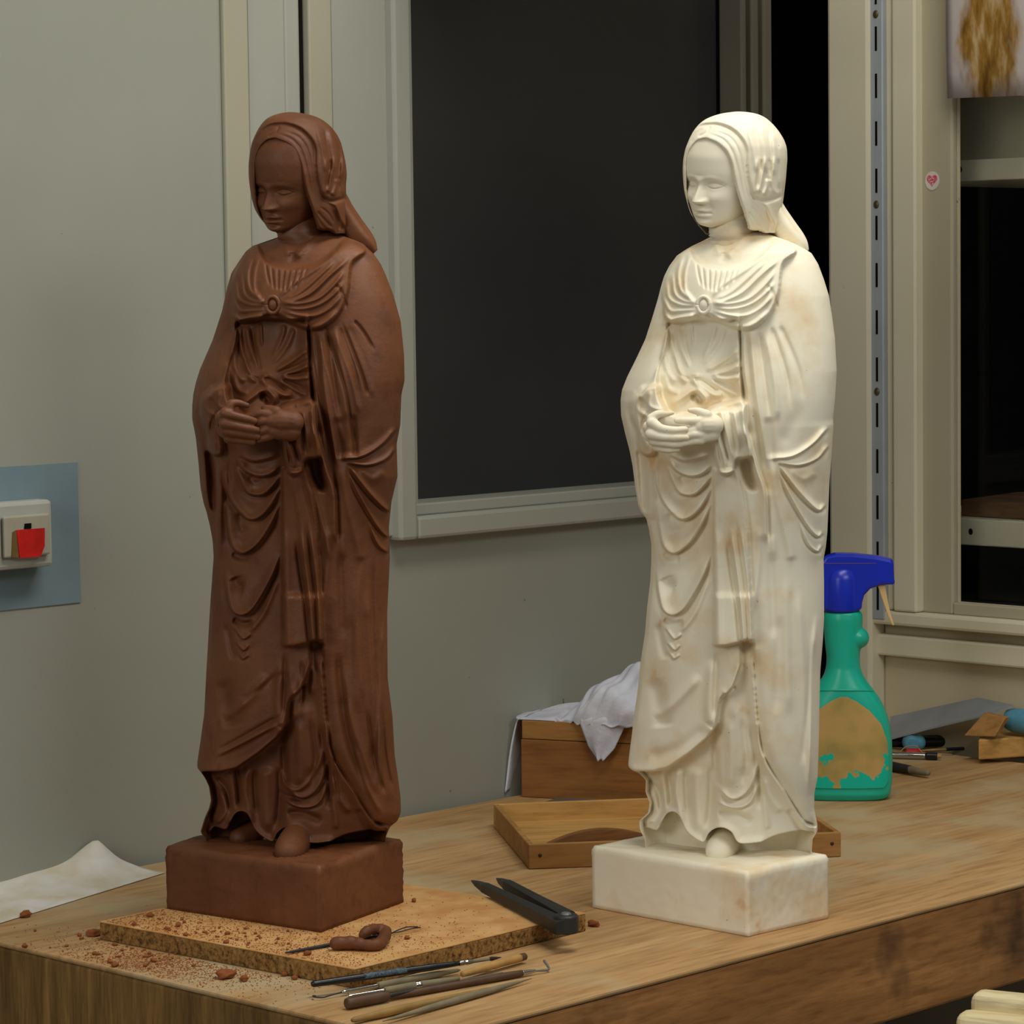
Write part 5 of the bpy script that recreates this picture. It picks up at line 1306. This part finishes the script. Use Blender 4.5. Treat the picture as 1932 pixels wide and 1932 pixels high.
clay_path([(634, 1780, 0), (665, 1779, 0), (690, 1783, 0), (712, 1782, 0), (724, 1770, 0), (727, 1757, 2), (710, 1753, 5), (692, 1757, 6), (684, 1764, 4)], [6.2, 6.4, 5.2, 5.4, 5.6, 5.6, 5.2, 5.0, 4.2], 'curled roll of brown clay lying across the wire tool')

# proportional divider
dv = thing('iron_divider', 'dark iron divider with two pointed legs on the board edge', 'divider', at(1066, 1748, ZB))
def leg(tip, base, w0_, w1_, zb):
    a_, c_ = local(dv, at(*tip, ZB + .006)), local(dv, at(*base, ZB + .006))
    d_ = nrm(c_ - a_); n_ = np.array([-d_[1], d_[0], 0]); Lg = np.linalg.norm(c_ - a_)
    m = MB(); vs = []
    for t, w, h in ((0, .0006, .0008), (.06, .0028, .0028), (.14, .0042, .0044), (.16, .0048, .0050), (.6, w0_, .0062), (1, w1_, .0075)):
        c = a_ + d_ * Lg * t
        for sx, sz in ((-1, -1), (-.6, -1), (.6, -1), (1, -1), (1, 1), (.6, 1.25), (-.6, 1.25), (-1, 1)): vs.append(c + n_ * w * sx + Z3 * (h * sz * .8 + zb))
    m.add(vs, [(i * 8 + k, i * 8 + (k + 1) % 8, (i + 1) * 8 + (k + 1) % 8, (i + 1) * 8 + k) for i in range(5) for k in range(8)] + [tuple(range(8))[::-1], tuple(range(40, 48))])
    m.build('leg', M_iron, dv, bevel=.0006)
leg((890, 1663), (1066, 1752), .0062, .0085, 0.0005)
leg((937, 1662), (1070, 1738), .0058, .0080, 0.0022)
m = MB(); c0 = local(dv, at(1068, 1747, ZB + .006))
m.tube([c0 + Z3 * h for h in (-.0062, -.0055, .0095, .0112)], [.0105, .0118, .0118, .0100], 28); m.build('hinge', M_iron, dv, smooth=False, bevel=.0008)
m = MB(); m.tube([c0 + Z3 * h for h in (.0112, .0128)], [.005, .004], 18); m.build('rivet', M_steel, dv, smooth=False)

# ------------------------------------------------------------------ tools at the back right
def plank(name, label, cat, pts, z0, z1, mat, pn, bevel=.001, group=None, tilt=None):
    P = [at(x, y, TZ + z) for (x, y), z in zip(pts, z0)]
    t = thing(name, label, cat, (P[0][0], P[0][1], TZ), 0, group)
    q_ = [local(t, p) for p in P]
    m = MB(); m.hexa(q_, [p + Z3 * z1 for p in q_]); m.build(pn, mat, t, bevel=bevel)
    return t
M_steelbl = plain('blue_grey_steel_sheet', (150, 154, 158), 0.5, 0.5, 0.2, var=0.08, scale=18)
M_cyan = plain('light_blue_plastic', (88, 150, 176), 0.45, 0.4, var=0.08, scale=60)
def front(px, py, off): return onplane(px, py, CO + NR * off, NR)
sbp = [front(1676, 1394, .060), front(1750, 1374, .052), front(1864, 1347, .045), front(1914, 1330, .030), front(1845, 1316, .012), front(1680, 1352, .014)]
t = thing('steel_ruler', 'long blue grey steel strip propped behind the tools at right', 'ruler', (sbp[0][0], sbp[0][1], TZ))
m = MB(); q_ = [local(t, p) for p in sbp]; n5 = len(q_)
m.add(q_ + [p - Z3 * .0022 for p in q_], [tuple(range(n5)), tuple(range(n5, 2 * n5))[::-1]] + [(i, i + n5, (i + 1) % n5 + n5, (i + 1) % n5) for i in range(n5)]); m.build('strip', M_steelbl, t)
stick('chisel', 'thick black bar lying under the steel blade at right', 'chisel', (1676, 1400), (1848, 1397), [('bar', M_bk, [(0, 7), (.3, 8.2), (.95, 8.2), (1, 7.6)])])
stick('pencil', 'thin black and ochre pencil in front of the black bar', 'pencil', (1735, 1416), (1846, 1411), [('shaft', M_bk, [(.45, 2.2), (1, 2.2)]), ('bare_wood', M_tan, [(0, .5), (.2, 1.6), (.45, 2.0)])])
t = thing('tape_roll', 'light blue plastic roll among the tools right of the bottle', 'roll', at(1719, 1418)); m = MB(); m.tube([(0, -.012, .0115), (0, -.008, .0115), (0, .010, .0115), (0, .013, .0115)], [.0085, .011, .011, .009], 24); m.ball((.009, .0, .012), (.0105, .011, .0105)); fuse(m, 'roll', M_cyan, t, .0011, 3)
t = thing('red_clip', 'small red clip in front of the small light blue roll', 'clip', at(1722, 1424)); m = MB(); m.hexa([(-.012, -.004, .0004), (.014, -.004, .0004), (.014, .006, .0004), (-.012, .006, .0004)], [(-.008, -.001, .008), (.008, -.001, .008), (.008, .005, .008), (-.008, .005, .008)]); m.build('body', M_red, t, bevel=.001)
m = MB(); m.tube(cr([(-.020, -.008, .002), (-.010, -.005, .011), (.004, -.005, .012), (.014, -.007, .003), (.035, -.006, .0015), (.05, -.01, .0015)], 40), .0007, 7); m.build('wire', M_tan, t, smooth=True)
stick('marker_pen', 'silver pen with black end right of the spray bottle', 'pen', (1672, 1424), (1776, 1427), [('barrel', M_chrome, [(0, 4.2), (.5, 4.4), (.72, 4.0)]), ('black_end', M_bk, [(.72, 4.6), (.74, 5.0), (.92, 5.0), (.93, 4.4)]), ('tip', M_tan, [(.93, 3.2), (1, 2.6)])])
stick('knife_handle', 'dark grey metal tool with clear end nearest the spray bottle', 'tool', (1668, 1443), (1752, 1459), [('grip', M_iron, [(0, 6.0), (.1, 6.4), (.6, 5.6)]), ('end', M_greyw, [(.6, 5.2), (.9, 4.2), (1, 3.0)])])
# blocks and cylinder at the right edge
P4 = [front(1818, 1388, .075), front(1876, 1390, .075), front(1897, 1354, .058), front(1857, 1345, .058)]
t = thing('wood_offcut', 'slanted pale wooden offcut leaning below the steel strip', 'wood', (P4[0][0], P4[0][1], TZ))
m = MB(); q_ = [local(t, p) for p in P4]; m.hexa([p + np.array([*(-NR[:2] * .010), 0]) for p in q_], q_); m.build('block', M_tray, t, bevel=.001)
t = plank('wood_offcut', 'pale wooden block with squared end at the right edge', 'wood', [(1846, 1434), (1990, 1424), (1990, 1392), (1856, 1400)], (.006, .006, .006, .006), .026, M_tray2, 'block', .002)
t = plank('wood_offcut', 'short wooden strip lying under the squared block at right', 'wood', [(1880, 1432), (1985, 1428), (1985, 1410), (1885, 1414)], (.0004,) * 4, .005, M_tray, 'block', .001)
pr0, pr1 = front(1899, 1357, .024), front(1990, 1367, .024)
t = thing('blue_roll', 'light blue roll at the right edge behind the wooden blocks', 'roll', (pr0[0], pr0[1], TZ))
m = MB(); e0_, e1_ = local(t, pr0), local(t, pr1); e1_[2] = e0_[2]
m.tube([e0_, e0_ + (e1_ - e0_) * .04, e0_ + (e1_ - e0_) * .15, e1_], [.009, .013, .0155, .0158], 26); m.build('roll', M_cyan, t, smooth=True)

# pale slatted stool at the lower right
M_pale = wood('pale_stool_wood', (224, 212, 172), (206, 188, 142), (2, 14, 14), 0.5, 0.3, None, 0.1)
sd = 2.72
e0 = at_depth(1836, 1893, sd); zst = e0[2]
sa = at_depth(1932, 1913, sd - 0.022)
dS = nrm([sa[0] - e0[0], sa[1] - e0[1], 0]); dN = np.array([-dS[1], dS[0], 0])
stl = thing('slatted_stool', 'pale wooden slatted stool at the lower right corner', 'stool', (e0[0], e0[1], 0), math.atan2(dS[1], dS[0]))
for k, (yy, xx, zo) in enumerate(((0.0, 0.0, 0.0), (-0.024, -0.006, -0.014), (0.036, 0.062, -0.004), (-0.048, -0.012, -0.028))):
    part('slat', M_pale, stl, lambda m: m.box(xx, xx + 0.34, yy - 0.014, yy + 0.014, zst - 0.013 + zo, zst + 0.013 + zo), 0.010, seg=4)
for x in (0.06, 0.26):
    part('rail', M_pale, stl, lambda m: m.box(x, x + 0.02, -0.085, 0.05, zst - 0.065, zst - 0.0415), 0.002)
    for y in (-0.08, 0.03):
        part('leg', M_pale, stl, lambda m: m.box(x, x + 0.02, y, y + 0.02, 0, zst - 0.0655), 0.002)

# ------------------------------------------------------------------ clay crumbs
M_crumb = plain('dry_clay', (150, 88, 50), 0.85, 0.15, var=0.12, scale=60)
def lump(px, py, z, r, seed, fl=.7):
    g_ = np.random.default_rng(seed); bm = bmesh.new(); bmesh.ops.create_icosphere(bm, subdivisions=3 if r > .004 else 2, radius=r)
    ph = g_.uniform(0, 6, 9); ax = g_.uniform(.75, 1.3, 2)
    for v_ in bm.verts:
        d_ = v_.co.normalized(); k = 1 + .16 * math.sin(3 * d_.x + ph[0]) * math.sin(3 * d_.y + ph[1]) + .12 * math.sin(5 * d_.z + ph[2] + 4 * d_.x) + .08 * math.sin(9 * d_.y + ph[3])
        v_.co = Vector((v_.co.x * k * ax[0], v_.co.y * k * ax[1], max(v_.co.z * k * fl, -r * fl * .75)))
    me = bpy.data.meshes.new('clay_lump'); bm.to_mesh(me); bm.free()
    p = at(px, py, z); o = link('clay_lump', me, M_crumb, None, True)
    o.location = (p[0], p[1], z + r * fl * .75 + .0003); o.rotation_euler = (0, 0, float(g_.uniform(0, 6))); return o
big = [(49, 1731, TZ, 5.2, 'reddish clay lump lying on the white paper'), (177, 1766, TZ, 5.6, 'clay lump against the left corner of the particle board'),
       (426, 1846, TZ, 6.5, 'largest clay lump on the bench below the particle board'), (461, 1851, TZ, 4.2, 'clay lump right beside the largest one below the board'), (217, 1824, TZ, 3.2, 'dark clay lump alone on the bench near the front left edge'),
       (274, 1824, TZ, 2.2, 'small clay bit between the edge and the board at left'), (46, 1788, TZ, 3.2, 'clay lump on the bench below the white paper'), (536, 1842, TZ, 3.4, 'clay lump touching the lower edge of the board'), (556, 1848, TZ, 2.8, 'clay lump beside the end of the black paintbrush'),
       (580, 1802, ZB, 3.4, 'clay lump on the board below the wire tool'), (768, 1772, ZB, 2.8, 'clay bit on the board right of the clay roll'), (283, 1730, ZB, 3.2, 'dark clay sliver on the board left of the plinth'), (336, 1748, ZB, 3.4, 'long clay sliver on the board in front of the plinth'),
       (1120, 1748, TZ, 4.6, 'reddish clay lump between the divider and the plaster plinth'), (1098, 1738, TZ, 3.2, 'pale brown lump touching the right corner of the board'), (781, 1702, ZB, 3.0, 'clay lump on the board at the right of the brown plinth')]
for i, (x, y, z, r, lb) in enumerate(big):
    tag(lump(x, y, z, r * 1e-3, 50 + i), lb, 'clay')
# countable small crumbs on the bench and on the board
bases = [lump(300, 1800, TZ, .0014, 90 + i) for i in range(4)]
qF, qL, qR = F_, L_, R0_
def onboard(p):
    A_ = np.array([(qR - qF)[:2], (qL - qF)[:2]]).T; s_ = np.linalg.solve(A_, (p - qF)[:2]); return s_
cnt = {'b': 0, 't': 0}; used = 0
while cnt['b'] < 60 or cnt['t'] < 70:
    if cnt['t'] < 70:
        x, y = rng.normal(300, 120), rng.normal(1800, 30)
    else: x, y = rng.normal(420, 110), rng.normal(1775, 22)
    p = at(x, y, ZB); s_ = onboard(p); on = (0.01 < s_[0] < .9) and (0.01 < s_[1] < .99)
    near = (-0.06 < s_[0] < 1.0) and (-.06 < s_[1] < 1.06)
    if on:
        if cnt['b'] >= 60: continue
        A_ = np.array([(ct[1] - ct[0])[:2], (ct[3] - ct[0])[:2]]).T; e_ = np.linalg.solve(A_, (p - ct[0])[:2])
        if -.03 < e_[0] < 1.03 and -.03 < e_[1] < 1.03: continue
        z = ZB; cnt['b'] += 1; lb, gr = 'tiny clay crumb scattered on the particle board round the brown plinth', 'clay crumbs on the board'
    elif near: continue
    else:
        if cnt['t'] >= 70 or x < -20: continue
        p = at(x, y, TZ)
        if np.dot(p - P0, DL) < .01 or np.dot(p - P0, DR) < .01: continue
        z = TZ; cnt['t'] += 1; lb, gr = 'tiny clay crumb scattered on the bench near the particle board', 'clay crumbs on the bench'
    o = bases[used] if used < 4 else bases[used % 4].copy()
    if used >= 4: COL.objects.link(o)
    k = float(np.clip(rng.lognormal(-.1, .45), .4, 2.0)); o.scale = (k * float(rng.uniform(.8, 1.8)), k, k)
    o.location = (p[0], p[1], z + .0014 * .7 * .75 * k + .0002); o.rotation_euler = (0, 0, float(rng.uniform(0, 6)))
    o.name = 'clay_crumb'; tag(o, lb, 'crumb', gr); used += 1
# clay dust nobody could count
def dust(name, n, gen, mat):
    m = MB()
    for _ in range(n):
        p, z = gen()
        r = float(rng.uniform(.0003, .0009)); a_ = rng.uniform(0, 6)
        c_, s2 = math.cos(a_) * r, math.sin(a_) * r
        m.add([(p[0] + c_ * 1.5, p[1] + s2 * 1.5, z), (p[0] - s2, p[1] + c_, z), (p[0] - c_, p[1] - s2, z), (p[0] + s2, p[1] - c_, z), (p[0], p[1], z + r * .8)], [(0, 1, 4), (1, 2, 4), (2, 3, 4), (3, 0, 4), (3, 2, 1, 0)])
    return m.build(name, mat, None)
def g1():
    while True:
        x, y = rng.normal(360, 150), rng.normal(1812, 28); p = at(x, y, TZ); s_ = onboard(p)
        if not (-.02 < s_[0] < 1.02 and -.02 < s_[1] < 1.02) and np.dot(p - P0, DL) > .004 and np.dot(p - P0, DR) > .004 and -.9 < p[0]: return p, TZ + .0002
def g2():
    while True:
        s_ = (float(np.clip(abs(rng.normal(0, .3)), .01, .97)), float(np.clip(rng.beta(1.3, 1.0), .02, .98)))
        p = qF + (qR - qF) * s_[0] + (qL - qF) * s_[1]
        A_ = np.array([(ct[1] - ct[0])[:2], (ct[3] - ct[0])[:2]]).T; e_ = np.linalg.solve(A_, (p - ct[0])[:2])
        if not (0 < e_[0] < 1 and 0 < e_[1] < 1): return p, ZB + .0002
tag(dust('clay_dust', 2600, g1, M_crumb), 'fine brown clay dust spread on the bench below the board', 'dust', None, 'stuff')
tag(dust('clay_dust', 2600, g2, M_crumb), 'fine brown clay dust spread on the particle board', 'dust', None, 'stuff')
